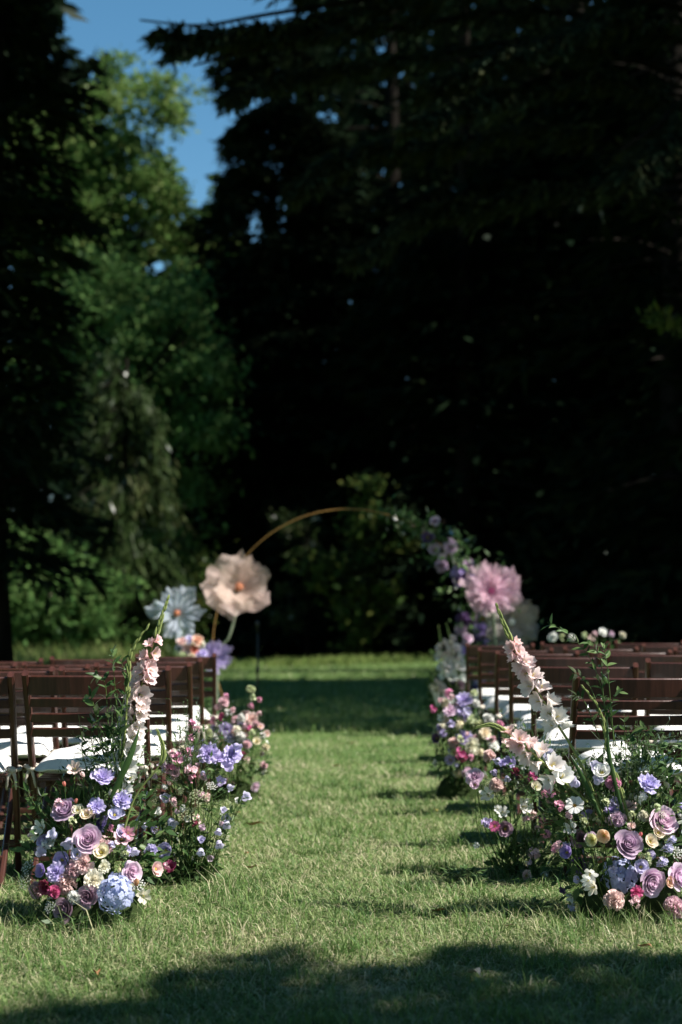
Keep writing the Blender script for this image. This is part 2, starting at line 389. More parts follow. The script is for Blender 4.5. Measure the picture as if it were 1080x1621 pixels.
# ------------------------------------------------------------------ trees
LIT = [  # sunlit volumes of the clearing: the crowns round it leave the sun's way to these open (min, max, share opened)
    ((-3.0, 4.6, .0), (2.6, 11.4, .8), 1.0), ((-2.6, 11.4, -.2), (0.35, 13.7, 2.1), 1.0), ((0.9, 11.4, .9), (1.5, 12.2, 1.5), .6),
    ((-10, 22.3, -.2), (1.9, 30.0, .6), .99), ((-6.9, 25.4, .0), (-4.2, 27.6, 2.8), .92), ((-5.3, 27.7, .8), (-3.4, 29.6, 6.6), .1), ((-7.5, 21.8, .0), (-3.2, 27, 1.0), .9), ((-8.5, 32, 4.5), (-2.8, 37, 10), .93),
    ((-9.5, 38, 8), (-3.0, 44, 18), .97), ((-1.4, 29.8, .1), (1.4, 32, 3.9), .97), ((3.0, 18.6, 6.6), (3.8, 19.6, 7.4), .9)]
SKYGAP = np.array([(96, -60), (96, 55), (122, 92), (160, 86), (200, 80), (240, 96), (268, 130), (300, 172), (308, 196), (275, 214), (244, 208), (262, 240), (275, 268), (296, 300),
                   (302, 336), (322, 352), (334, 330), (334, 290), (350, 250), (342, 228), (362, 206), (388, 180), (392, 148), (345, 172), (322, 158), (300, 126), (262, 118), (222, 74), (205, 42), (262, 34), (330, 26), (398, 12), (405, -60)], float)
HOLES = [(497, 36, 18), (515, 108, 12), (508, 168, 16), (482, 190, 8), (545, 70, 10), (742, 18, 13), (800, 28, 11), (618, 296, 5), (682, 335, 9), (440, 270, 8), (390, 365, 16), (420, 430, 12), (380, 500, 8), (628, 290, 5), (690, 380, 5),
         (190, 345, 12), (215, 372, 16), (248, 420, 18), (268, 438, 13), (225, 436, 12), (300, 395, 8), (180, 225, 6), (258, 232, 12), (205, 255, 8), (375, 570, 5), (395, 160, 16), (470, 150, 10), (560, 30, 8)]
def in_poly(px, py, poly):
    c = np.zeros(len(px), bool); n = len(poly)
    for i in range(n):
        x1, y1 = poly[i]; x2, y2 = poly[i - 1]
        if y1 == y2: continue
        c ^= ((y1 > py) != (y2 > py)) & (px < (x2 - x1) * (py - y1) / (y2 - y1) + x1)
    return c
def sky_open(V, jit=6.0):
    px, py = project(V)
    px = px + rng.normal(0, jit, len(px)); py = py + rng.normal(0, jit, len(py))
    c = in_poly(px, py, SKYGAP)
    for x, y, r in HOLES: c |= (px - x) ** 2 + (py - y) ** 2 < r * r * 1.3
    return c
def shades(V, mg=.2):
    """leaves standing between the sun and a sunlit volume"""
    d = -SUN; out = np.zeros(len(V), bool); u = rng.uniform(0, 1, len(V))
    for lo, hi, share in LIT:
        lo = np.array(lo) - mg; hi = np.array(hi) + mg
        t1 = (lo - V) / d; t2 = (hi - V) / d
        tn = np.minimum(t1, t2).max(1); tf = np.maximum(t1, t2).min(1)
        out |= (tn < tf) & (tn > 0.05) & (u < share)
    return out
def keep(V, sun=True, gap=True, jit=6.0, mg=.2):
    k = np.ones(len(V), bool)
    if gap: k &= ~sky_open(V, jit)
    if sun: k &= ~shades(V, mg)
    return k

def trunk_mesh(h, r, limbs=(), lean=(0, 0), flare=1.5, top=0.25):
    mb = MB(); z = np.linspace(0, h, 12)
    rr = r * (1 - (1 - top) * (z / h)) ; rr[0] *= flare; rr[1] *= 1 + (flare - 1) * .3
    pts = np.stack([lean[0] * (z / h) ** 1.5 + 0.06 * r * np.sin(z), lean[1] * (z / h) ** 1.5, z - 0.05], 1)
    tube(mb, pts, rr, 12)
    for pl, r0 in limbs:
        pl = bez(pl, 9); tube(mb, pl, r0 * (1 - 0.8 * np.linspace(0, 1, 9)), 6)
    return mb
def broadleaf(name, label, base, lobes, mat, group=None, trunk=(5, .16), nper=70, leaf=(.13, .09), clump=.38, sun=False, gap=True, jit=6, droop=-.25, dens=1.0, lean=(0, 0), cut=None):
    t = empty(name, base, label, 'bush' if name.endswith(('shrub', 'bush')) else 'tree', group); b = np.array(base)
    limbs = []
    mb = MB()
    for (c, rad, ncl) in lobes:
        c = np.array(c, float); rad = np.array(rad, float); ncl = int(ncl * dens)
        u = rdir(ncl, .15) * (rng.uniform(0.15, 1, (ncl, 1)) ** 0.5) * rad + c
        out = nrm((u - c) / rad)
        n = ncl * nper
        ctr = np.repeat(u, nper, 0); o = np.repeat(out, nper, 0)
        sz = np.repeat(rng.uniform(.6, 1.35, ncl), nper)[:, None]
        V = ctr + rng.normal(size=(n, 3)) * np.array([clump, clump, clump * .55]) * sz
        D = nrm(rng.normal(size=(n, 3)) * .8 + o * .8 + np.array([0, 0, droop])); Nn = nrm(rng.normal(size=(n, 3)) * .6 + np.array([0, 0, 1.]) + o * .3)
        k = keep(V + b, sun, gap, jit, max(.2, leaf[0] * 1.1)) & (V[:, 2] > .05)
        if cut is not None: k &= cut(V + b)
        m = k.sum()
        cr = np.repeat(rng.normal(0, .13, ncl), nper)
        leaf_quads(mb, V[k], D[k], Nn[k], rng.uniform(.7, 1.3, m) * leaf[0], rng.uniform(.7, 1.3, m) * leaf[1], np.clip(rng.uniform(0, .8, m) + cr[k] + .1, 0, 1))
        for q in range(3):
            e = c + rdir(1, .2)[0] * rad * .75; s = np.array([lean[0] * .6, lean[1] * .6, max(.2, min(trunk[0] * .85, c[2] - rad[2] * .8))])
            limbs.append(([s, s * .5 + e * .5 + rng.normal(0, .15, 3), e], trunk[1] * .35))
    link('trunk', trunk_mesh(trunk[0], trunk[1], limbs, lean).mesh('trunk', M_bark), t)
    mb.build('crown', mat, t, kind='stuff')
    return t
def conifer(name, label, base, H, r0, zb, mat, group=None, levels=26, per=7, spray=(.34, .085), dens=26, droop=.25, power=.8, trunk_r=.3, sun=True, gap=True, jit=5, hang=.25, lmin=.5):
    t = empty(name, base, label, 'tree', group); b = np.array(base)
    mb = MB(); tb = []
    for k in range(levels):
        f = k / (levels - 1); z = zb + (H - zb) * f
        Lr = r0 * (1 - f) ** power + lmin
        for j in range(per):
            az = rng.uniform(0, 2 * PI); L = Lr * rng.uniform(.65, 1.12)
            n = int(dens * L) + 6
            s = rng.uniform(.08, 1, n) ** .7
            d = np.array([math.cos(az), math.sin(az), 0]); sd = np.array([-math.sin(az), math.cos(az), 0])
            zz = z + rng.uniform(-.25, .25) + L * (0.12 * s - droop * s ** 2)
            wid = (.10 + .22 * (1 - s)) * min(L, 2.2)
            lat = rng.normal(0, 1, n) * wid
            V = d * (s * L)[:, None] + sd * lat[:, None] + np.array([0, 0, 1.0]) * (zz - np.abs(lat) * .25)[:, None]
            D = d * .7 + sd * (np.sign(lat) * .5)[:, None] + np.array([0, 0, -hang]) + rng.normal(0, .25, (n, 3))
            Nn = np.array([0, 0, 1.0]) + rng.normal(0, .35, (n, 3))
            kk = keep(V + b, sun, gap, jit)
            if gap: kk &= ~sky_open(V + b + nrm(D) * spray[0] * .8, jit)
            m = kk.sum()
            leaf_quads(mb, V[kk], D[kk], Nn[kk], rng.uniform(.6, 1.3, m) * spray[0], rng.uniform(.6, 1.3, m) * spray[1], np.clip(rng.uniform(0, 1, m) * .8 + rng.normal(0, .1), 0, 1))
            if j < 2 and k < levels - 3:
                tip = d * L * .8 + np.array([0, 0, z - b[2] * 0 + L * (.1 - droop * .64)])
                mid = tip * .5 + np.array([0, 0, z * .5 + .04 * L])
                line = np.array([[0, 0, z], mid, tip])
                if keep(line + b, False, gap, 1).all(): tb.append((line, trunk_r * .14 * (1 - f) + .012))
    tm = trunk_mesh(H * .96, trunk_r, tb, top=.06)
    link('trunk', tm.mesh('trunk', M_bark), t)
    mb.build('crown', mat, t, kind='stuff')
    return t

FG = 'dark conifers closing the clearing'
g0 = lambda x, y: (x, y, float(ground(x, y)))
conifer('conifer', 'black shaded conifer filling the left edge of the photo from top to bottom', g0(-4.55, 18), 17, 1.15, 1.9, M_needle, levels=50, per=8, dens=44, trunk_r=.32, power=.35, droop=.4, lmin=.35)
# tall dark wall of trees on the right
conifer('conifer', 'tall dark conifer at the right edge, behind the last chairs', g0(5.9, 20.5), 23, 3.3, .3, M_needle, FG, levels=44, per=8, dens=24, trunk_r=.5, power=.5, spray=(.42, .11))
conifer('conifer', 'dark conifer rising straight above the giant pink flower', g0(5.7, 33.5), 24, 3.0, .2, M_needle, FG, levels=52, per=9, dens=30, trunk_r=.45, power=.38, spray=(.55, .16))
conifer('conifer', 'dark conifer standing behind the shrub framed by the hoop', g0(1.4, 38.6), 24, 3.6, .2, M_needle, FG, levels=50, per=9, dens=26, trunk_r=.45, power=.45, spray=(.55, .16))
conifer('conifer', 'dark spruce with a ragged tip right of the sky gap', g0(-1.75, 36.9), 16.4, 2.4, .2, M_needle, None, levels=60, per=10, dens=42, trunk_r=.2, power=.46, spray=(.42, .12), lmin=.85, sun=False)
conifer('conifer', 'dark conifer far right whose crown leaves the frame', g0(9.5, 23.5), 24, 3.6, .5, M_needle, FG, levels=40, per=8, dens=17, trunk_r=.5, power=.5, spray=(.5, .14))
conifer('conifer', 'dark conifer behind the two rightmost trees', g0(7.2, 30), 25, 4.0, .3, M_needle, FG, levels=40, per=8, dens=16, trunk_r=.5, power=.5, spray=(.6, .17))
for x_, y_, lab in [(11.5, 17.5, 'conifer added outside the frame as sun blocker, first beyond the tall oak'), (12.5, 22, 'conifer added outside the frame as sun blocker, second beyond the tall oak'), (13.5, 27, 'conifer added outside the frame as sun blocker, third beyond the tall oak'), (10.5, 31, 'conifer added outside the frame as sun blocker, fourth beyond the tall oak')]:  # unseen conifers added to keep the sun off the right-hand trees
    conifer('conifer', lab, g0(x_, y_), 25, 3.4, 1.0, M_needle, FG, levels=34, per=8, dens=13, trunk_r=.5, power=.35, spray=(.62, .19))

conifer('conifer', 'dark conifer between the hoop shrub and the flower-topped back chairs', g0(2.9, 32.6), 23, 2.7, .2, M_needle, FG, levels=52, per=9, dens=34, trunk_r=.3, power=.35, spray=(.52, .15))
# cedar: flat tiers of boughs reaching left across the sky
def cedar(base, boughs, label):
    t = empty('cedar', base, label, 'tree'); b = np.array(base); tb = []
    tm = trunk_mesh(21, .42, [], top=.25); link('trunk', tm.mesh('trunk', M_bark), t)
    for (pts, wid, dens) in boughs:
        pl = bez(np.array(pts) - b, 26); n = int(dens * 2.3)
        bm_ = MB(); tube(bm_, pl, .045 * (1 - .9 * np.linspace(0, 1, 26)) + .008, 6)
        pl = pl + np.cumsum(rng.normal(0, .035, (26, 3)), 0) * np.linspace(0, 1, 26)[:, None]
        for q_ in range(9):
            k_ = int(rng.integers(5, 24)); d_ = nrm(pl[k_ + 1] - pl[k_]); e_ = nrm(d_ * .8 + np.cross(d_, [0, 0, 1.]) * rng.choice([-1, 1]) * .8 + [0, 0, rng.uniform(-.5, .1)]) * wid * rng.uniform(.7, 1.3)
            tube(bm_, bez([pl[k_], pl[k_] + e_ * .55 + [0, 0, .04], pl[k_] + e_ - [0, 0, .10]], 5), [.018, .015, .011, .008, .004], 4)
        s = np.clip((np.round(rng.uniform(.1, 1, n) ** .8 * 17) + rng.normal(0, .2, n)) / 17, 0, .999) * 25; i = np.minimum(s.astype(int), 24); f = (s - i)[:, None]
        c = pl[i] * (1 - f) + pl[i + 1] * f; d = nrm(pl[i + 1] - pl[i]); sd = nrm(np.cross(d, [0, 0, 1.0]))
        # side twigs: sprays gather along finger-like twigs, drooping
        tw = np.round(rng.uniform(0, 1, n) * 13) / 13 * 2 - 1
        lat = tw * wid * rng.uniform(.05, 1, n) * (1.1 - s / 40)
        V = c + sd * lat[:, None] + d * (np.abs(lat) * .5)[:, None] + np.array([0, 0, 1.]) * (-.55 * np.abs(lat) ** 1.3 * rng.uniform(.2, 1.5, n) - rng.uniform(0, .16, n))[:, None]
        D = d * .7 + sd * (np.sign(lat) * .6)[:, None] + np.array([0, 0, -.4]) + rng.normal(0, .3, (n, 3))
        Nn = np.array([0, 0, 1.]) + rng.normal(0, .35, (n, 3))
        V[:, 2] += .08
        k = ~shades(V + b)
        fo = MB(); m = k.sum()
        leaf_quads(fo, V[k], D[k], Nn[k], rng.uniform(.6, 1.3, m) * .20, rng.uniform(.6, 1.3, m) * .05, rng.uniform(0, 1, m))
        bo = bm_.build('bough', M_bark, t)
        fo.build('needles', M_cedar, bo, kind='stuff')
    return t
tk = np.array([6.3, 19.0, 0])
def bough(pxs, Z0, Z1, wid, dens, zt):
    k = len(pxs); pts = [np.array([tk[0], tk[1], zt])]
    for i, (x, y) in enumerate(pxs): pts.append(P(x, y, Z0 + (Z1 - Z0) * i / max(1, k - 1)))
    return (pts, wid, dens)
cedar(tuple(tk), [
    bough([(900, -30), (620, -5), (430, 22), (320, 40), (222, 32)], 18.0, 16.4, .36, 1700, 8.8),
    bough([(900, 20), (620, 45), (470, 66), (380, 84), (306, 104)], 18.2, 16.6, .36, 1600, 8.3),
    bough([(900, 70), (640, 95), (490, 112), (410, 132), (350, 172)], 18.0, 17.0, .30, 1200, 7.8),
    bough([(900, -70), (660, -50), (500, -25), (400, -12)], 18.0, 17.2, .6, 2400, 9.1),
    bough([(950, 120), (800, 150), (720, 168), (638, 184)], 17.5, 15.6, .45, 2000, 7.2),
    bough([(980, 30), (880, 60), (790, 80), (690, 98)], 17.5, 16, .6, 2200, 8.2),
    bough([(1100, 170), (1040, 200), (980, 240)], 17.5, 15.8, .6, 1800, 6.8),
    bough([(900, 210), (660, 235), (540, 262), (455, 310)], 18.0, 17.4, .5, 2400, 6.6),
    bough([(950, 300), (760, 320), (650, 360), (575, 415)], 18.0, 17, .5, 2200, 6.0)], 'spreading cedar whose flat dark boughs hang across the blue sky')

# sunlit foliage on the left
broadleaf('broadleaf_tree', 'tall sunlit broadleaf tree against the blue sky', g0(-7.0, 41), [
    ((1.2, 0, 15.6), (1.7, 1.6, 1.9), 46), ((.3, 0, 13.4), (1.9, 1.6, 1.7), 50), ((2.2, -.3, 13.2), (1.3, 1.3, 1.2), 26), ((.7, 0, 11.4), (1.9, 1.6, 1.6), 46), ((2.5, 0, 11.0), (1.3, 1.2, 1.3), 24), ((3.1, -.3, 9.6), (1.0, 1.0, 1.0), 20), ((.6, 0, 9.6), (1.9, 1.6, 1.5), 38), ((-1.2, 0, 13.0), (2.0, 1.8, 3.6), 60)],
    M_oak, trunk=(12, .26), nper=72, leaf=(.20, .14), clump=.34, sun=False, jit=7, lean=(.5, 0))
broadleaf('broadleaf_tree', 'bushy holly tree with glossy lit leaves below the sky gap', g0(-5.2, 34), [
    ((.2, 0, 8.6), (1.7, 1.4, 1.2), 40), ((1.2, -.4, 7.2), (1.4, 1.2, 1.3), 36), ((2.0, -.6, 5.9), (.95, 1.0, 1.1), 26), ((0, 0, 6.6), (1.7, 1.5, 1.8), 40), ((-1.5, 0, 7.4), (1.5, 1.5, 2.0), 26), ((.3, .5, 3.6), (1.9, 1.5, 2.0), 36)],
    M_laurel, trunk=(7.5, .2), nper=80, leaf=(.17, .10), clump=.33, jit=5)
def cypress(base, label):
    t = empty('cypress', base, label, 'tree'); mb = MB(); limbs = []; b = np.array(base)
    for i in range(74):
        z = rng.uniform(1.0, 6.4); az = rng.uniform(0, 2 * PI); L = rng.uniform(.5, 1.25) * (1.25 - .1 * abs(z - 3))
        d = np.array([math.cos(az), math.sin(az), 0]); n = 150
        s = rng.uniform(.1, 1, n)
        V = d * (s * L)[:, None] + np.array([0, 0, 1.]) * (z + .35 * s - .75 * s ** 2 - rng.uniform(0, .55, n) * s)[:, None] + rng.normal(0, .10, (n, 3))
        D = d * .35 + np.array([0, 0, -.85]) + rng.normal(0, .25, (n, 3)); Nn = d + rng.normal(0, .5, (n, 3))
        leaf_quads(mb, V, D, Nn, rng.uniform(.6, 1.3, n) * .24, rng.uniform(.6, 1.3, n) * .06, np.clip(rng.uniform(0, .7, n) + (0.35 if 3.2 < z < 4.6 and rng.uniform() < .5 else 0), 0, 1))
        if i % 3 == 0: limbs.append(([np.array([0, 0, z]), d * L * .5 + np.array([0, 0, z + .12]), d * L * .9 + np.array([0, 0, z - .35])], .03))
    link('trunk', trunk_mesh(6.3, .13, limbs, top=.15).mesh('trunk', M_bark), t); mb.build('crown', M_olive, t, kind='stuff')
cypress(g0(-4.35, 28.6), 'drooping olive-brown cypress between the laurel bush and the dark wood')
broadleaf('laurel_bush', 'glossy round laurel bush behind the meadow grass at far left', g0(-5.6, 26.5), [((0, 0, 1.15), (1.35, 1.1, 1.15), 44), ((.9, -.2, 1.0), (.8, .8, .9), 22), ((-1.4, 0, 1.5), (1.1, 1, 1.4), 30), ((-.3, .2, 2.1), (.9, .8, .6), 14)],
          M_laurel, trunk=(1.6, .07), nper=75, leaf=(.15, .085), clump=.24, gap=False)
broadleaf('shrub', 'dark low shrub at the foot of the cypress', g0(-3.9, 30), [((0, 0, .9), (1.1, .9, 1.1), 30), ((.7, .4, 1.6), (.7, .8, 1.1), 20)], M_broad, trunk=(1.4, .06), nper=70, leaf=(.14, .09), clump=.24, gap=False, sun=True)
broadleaf('shrub', 'leafy upright shrub seen through the hoop, light caught on its lower leaves', g0(.55, 30.8), [((0, 0, 1.0), (.55, .6, 1.0), 20), ((.1, 0, 2.3), (.5, .6, .9), 14), ((-.7, .1, 1.4), (.6, .5, .8), 9), ((.75, .1, 2.6), (.45, .4, .5), 7), ((0, 0, 3.4), (.4, .4, .5), 7)],
          M_broad, trunk=(3.2, .05), nper=60, leaf=(.17, .11), clump=.2, gap=False)
broadleaf('shrub', 'thin brownish shrub hanging in the hoop beside the leafy one', g0(-.75, 31.6), [((-.2, 0, 3.0), (.3, .4, .6), 8), ((.15, 0, 2.3), (.4, .4, .4), 7), ((-.4, 0, 1.2), (.4, .4, .5), 6)], M_olive, trunk=(3.0, .04), nper=60, leaf=(.2, .05), clump=.16, gap=False)

# small bits of right-hand trees that catch the sun
def twig_spray(name, pts, label, mat_b, mat_l, nleaf, leaf, r):
    pts = [np.array(p) for p in pts]; t = empty(name, tuple(pts[0]), label, 'branch'); pl = bez(np.array(pts) - pts[0], 12)
    mb = MB(); tube(mb, pl, r * (1 - .8 * np.linspace(0, 1, 12)), 6); mb.build('stem', mat_b, t)
    if nleaf:
        lm = MB(); i = rng.integers(2, 12, nleaf); V = pl[i] + rng.normal(0, .05, (nleaf, 3)); leaf_quads(lm, V, rng.normal(size=(nleaf, 3)) + [-.3, -.2, .2], rng.normal(size=(nleaf, 3)) + [0, 0, 1], leaf, leaf * .3, rng.uniform(.4, 1, nleaf))
        lm.build('leaves', mat_l, t, kind='stuff')
    return t
twig_spray('dead_branch', [P(944, 292, 19.0) + [0, 1.2, 0], P(944, 300, 19.0), P(948, 322, 18.9), P(962, 372, 18.8)], 'broken pale dead branch catching light among the dark right-hand conifers', M_dead, None, 0, 0, .05)
twig_spray('leafy_branch', [P(1150, 560, 17.2), P(1100, 530, 16.9), P(1060, 512, 16.6), P(1035, 505, 16.5)], 'small green leafy branch poking in at the right edge', M_bark, M_broad, 150, .16, .02)

# the wood far behind, one dark mass
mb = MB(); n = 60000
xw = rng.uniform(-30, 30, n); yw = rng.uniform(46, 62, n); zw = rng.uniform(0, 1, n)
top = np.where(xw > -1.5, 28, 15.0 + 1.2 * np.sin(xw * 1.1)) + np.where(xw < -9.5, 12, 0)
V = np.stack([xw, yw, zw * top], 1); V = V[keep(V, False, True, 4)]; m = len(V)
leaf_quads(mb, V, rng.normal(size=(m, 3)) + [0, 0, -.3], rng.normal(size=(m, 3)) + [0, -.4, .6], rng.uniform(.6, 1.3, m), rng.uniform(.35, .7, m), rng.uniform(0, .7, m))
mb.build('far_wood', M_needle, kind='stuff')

# trees outside the frame whose shadows cross the lawn
def shade_tree(name, base, label, xr, yr, edge_lo, edge_hi, n, h0, leaf, mat, th, limbs, carve=False):
    t = empty(name, g0(*base), label, 'tree'); b = np.array(t.location)
    x = rng.uniform(*xr, n); y = rng.uniform(*yr, n)
    wob = .05 * np.sin(x * 23) + .04 * np.sin(x * 41 + 1)
    k = (y < np.interp(x, *edge_hi) + wob - rng.exponential(.03, n)) & (y > np.interp(x, *edge_lo) + wob + rng.exponential(.03, n)); x, y = x[k], y[k]; m = len(x)
    h = h0 + 2.0 * np.sin(x * 1.3 + y) + rng.normal(0, .7, m)
    V = np.stack([x, y, np.zeros(m)], 1) + SUN * (h / SUN[2])[:, None]
    if carve: V = V[~shades(V)]; m = len(V)
    mb = MB(); leaf_quads(mb, V - b, rng.normal(size=(m, 3)), rng.normal(size=(m, 3)) + [0, 0, 1.3], rng.uniform(.7, 1.2, m) * leaf, rng.uniform(.7, 1.2, m) * leaf * .65, rng.uniform(0, .8, m))
    lb = [([np.array([0, 0, th * .55]), np.array([c[0] * .5, c[1] * .5, th * .8]), np.array(c)], .11) for c in limbs]
    link('trunk', trunk_mesh(th, .28, lb, top=.4).mesh('trunk', M_bark), t); mb.build('crown', mat, t, kind='stuff')
shade_tree('shade_tree', (8.0, -.6), 'oak outside the frame whose shadow crosses the near lawn', (-3.6, 4.6), (-2.6, 4.7), ([-9, 9], [-9, -9]),
    ([-4, -1.2, -.8, -.6, -.27, .02, .32, .7, 1.04, 5], [3.5, 3.6, 3.76, 3.95, 4.4, 4.2, 4.45, 4.36, 4.33, 4.3]), 44000, 8.2, .17, M_broad, 7.5, [(-3, -2, 8), (-1.5, 1.0, 8.5), (1.5, -3.5, 8), (2, 1.2, 9), (0, -2, 9.5), (-2.5, .3, 7.5)])
shade_tree('shade_tree', (12.5, 14.5), 'tall oak outside the frame whose shadow crosses the lawn under the arch', (-7, 5), (11.0, 23), ([-9, -1.9, -1.6, -.6, 0, .5, .75, 9], [14.2, 14.0, 12.8, 12.6, 13.0, 12.6, 11.9, 11.5]),
    ([-9, 9], [21.9, 22.2]), 30000, 13.5, .26, M_broad, 12, [(-3, -2, 13), (-1.5, 2.0, 13.5), (1.5, -3.5, 13), (2, 3.2, 14), (0, -2, 14.5), (-2.5, 1.3, 12.5)])
# unseen tree added right of the frame to block sun from the left conifer
shade_tree('shade_tree', (7.2, 16.5), 'very tall oak added outside the frame to shade the left conifer', (-24, -5), (16.5, 26), ([-30, 9], [16, 16]), ([-30, 9], [27, 27]), 26000, 23, .34, M_broad, 20, [(-3, -2, 21), (-1.5, 2.0, 22), (1.5, -3.5, 21), (2, 3.2, 22), (0, -2, 23)], True)
# unseen beeches added behind and beside the camera to cut down sky light
for x_, y_, hh, lab in [(-8.5, 2.5, 17, 'beech added to block sky light, level with the camera on the left'), (-10, 10, 19, 'beech added to block sky light, left of the chairs'), (-5, -6, 18, 'beech added to block sky light behind the camera on the left'), (3.5, -8, 19, 'beech added to block sky light straight behind the camera'), (11, -7, 19, 'beech added to block sky light behind the camera on the right'), (17, 3, 20, 'beech added to block sky light beyond the near oak')]:
    broadleaf('sky_blocking_beech', lab, g0(x_, y_), [((0, 0, hh * .62), (5.2, 4.6, hh * .36), 150)], M_broad, 'beeches added outside the frame to block sky light', (hh * .7, .3), nper=34, leaf=(.62, .42), clump=.75, gap=True, jit=0, sun=True)
#@@OBJECTS
# ------------------------------------------------------------------ folding chairs and their cushions
def post_y(z): return -.24 + (.80 - z) / .80 * .36
def chair_meshes():
    out = []
    def mk(nm, fn):
        mb = MB(); fn(mb); out.append((nm, mb.mesh(nm, M_wood, smooth=False)))
    hw = .222
    for s in (-1, 1):
        mk('post', lambda mb, s=s: loft(mb, [(s * hw, post_y(z) - (.018 if z > .7 else 0), z) for z in (.805, .70, .55, .40, .2, 0)], .038, .024, (1, 0, 0), .25))
    for s in (-1, 1):
        mk('leg', lambda mb, s=s: loft(mb, [(s * .192, .19, .40), (s * .192, 0, .21), (s * .192, -.23, 0)], .034, .022, (1, 0, 0), .25))
    def rail(z, h, th=.016):
        xs = np.linspace(-hw + .012, hw - .012, 9)
        return lambda mb: loft(mb, [(x, post_y(z) - .004 - .026 * (1 - (x / hw) ** 2) - (.012 if z > .7 else 0), z) for x in xs], th, h, (0, -.42 * .3, 1), .22)
    mk('top_rail', rail(.758, .074, .018))
    for z in (.692, .632, .575): mk('slat', rail(z, .036))
    def seat(mb):
        for y in np.linspace(-.15, .19, 7): loft(mb, [(-.185, y, .398), (.185, y, .398)], .044, .013, (0, 0, 1), .2)
        for sx in (-1, 1): loft(mb, [(sx * .165, -.17, .379), (sx * .165, .21, .379)], .022, .024, (0, 0, 1), .2)
    mk('seat', seat)
    mk('seat_rail', lambda mb: loft(mb, [(-.205, post_y(.372) + .012, .372), (.205, post_y(.372) + .012, .372)], .018, .030, (0, 0, 1), .2))
    mk('stretcher', lambda mb: loft(mb, [(-.21, post_y(.13), .13), (.21, post_y(.13), .13)], .016, .028, (0, 0, 1), .25))
    mk('stretcher', lambda mb: loft(mb, [(-.185, -.13, .10), (.185, -.13, .10)], .016, .028, (0, 0, 1), .25))
    return out
CH = chair_meshes()
def cushion_meshes(seed):
    r = np.random.default_rng(seed); n = 18; k = n + 1
    u = np.linspace(-1, 1, k); U, W = np.meshgrid(u, u, indexing='ij')
    e = (1 - np.abs(U) ** 3.2) * (1 - np.abs(W) ** 3.2); h = np.clip(e, 0, 1) ** .46
    sx = .197 * (1 - .05 * (1 - W ** 2)); sy = .192 * (1 - .05 * (1 - U ** 2))
    ph = r.uniform(0, 6, 8)
    wob = .006 * np.sin(5 * U * W + ph[7]) + .0055 * np.sin(9 * U + ph[0] + 3 * W) + .0030 * np.sin(13 * W + ph[1] - 4 * U) + .0022 * np.sin(23 * U + ph[2]) * np.sin(19 * W + ph[3])
    pl = np.zeros_like(U)
    for a in (-.42, .42):
        for c in (-.42, .42): pl += .018 * np.exp(-((U - a) ** 2 + (W - c) ** 2) / .018)
    edge = .004 * np.sin(25 * U + ph[4]) * (np.abs(W) > .9) + .004 * np.sin(25 * W + ph[5]) * (np.abs(U) > .9)
    zt = .028 + h * (.068 + wob) - pl * h + edge; zb = .028 - h * .026 + edge
    mb = MB()
    mb.add(np.stack([U * sx, W * sy, zt], -1).reshape(-1, 3), gq(n, n)); mb.add(np.stack([U * sx, W * sy, zb], -1).reshape(-1, 3), gq(n, n)[:, ::-1])
    pad = mb.mesh('pad', M_cloth)
    q = np.linspace(0, 2 * PI, 49); cu = np.sign(np.cos(q)) * np.abs(np.cos(q)) ** .28; cw = np.sign(np.sin(q)) * np.abs(np.sin(q)) ** .28
    pm = MB(); tube(pm, np.stack([cu * .197, cw * .192, .028 + .004 * np.sin(9 * q + ph[6])], 1), .0045, 6, cap=False); piping = pm.mesh('piping', M_cloth)
    ties = []
    for s in (-1, 1):
        mb = MB(); a = np.linspace(0, 2 * PI, 15); c = np.array([s * .222, post_y(.43) + .0, .030])
        tube(mb, np.stack([c[0] + .024 * np.cos(a), c[1] + .030 * np.sin(a), c[2] + .003 * np.sin(2 * a)], 1), .0085, 6)
        kn = c + np.array([-s * .004, -.034, -.002])
        tube(mb, bez([kn + [-.016, 0, .004], kn + [0, -.006, 0], kn + [.016, 0, -.004]], 6), [.006, .013, .015, .015, .013, .006], 7)
        for q in (-1, 1): tube(mb, bez([kn, kn + [q * .014, -.012, -.03], kn + [q * .02 + r.normal(0, .006), -.008, -.075]], 6), [.007, .008, .007, .006, .006, .003], 5)
        tube(mb, bez([c + [-s * .02, .01, 0], [s * .185, -.16, .028]], 4), .006, 5)
        ties.append(mb.mesh('tie', M_tie))
    return pad, ties, piping
CUS = [cushion_meshes(i) for i in range(4)]
NTH = ['', 'second', 'third', 'fourth', 'fifth']
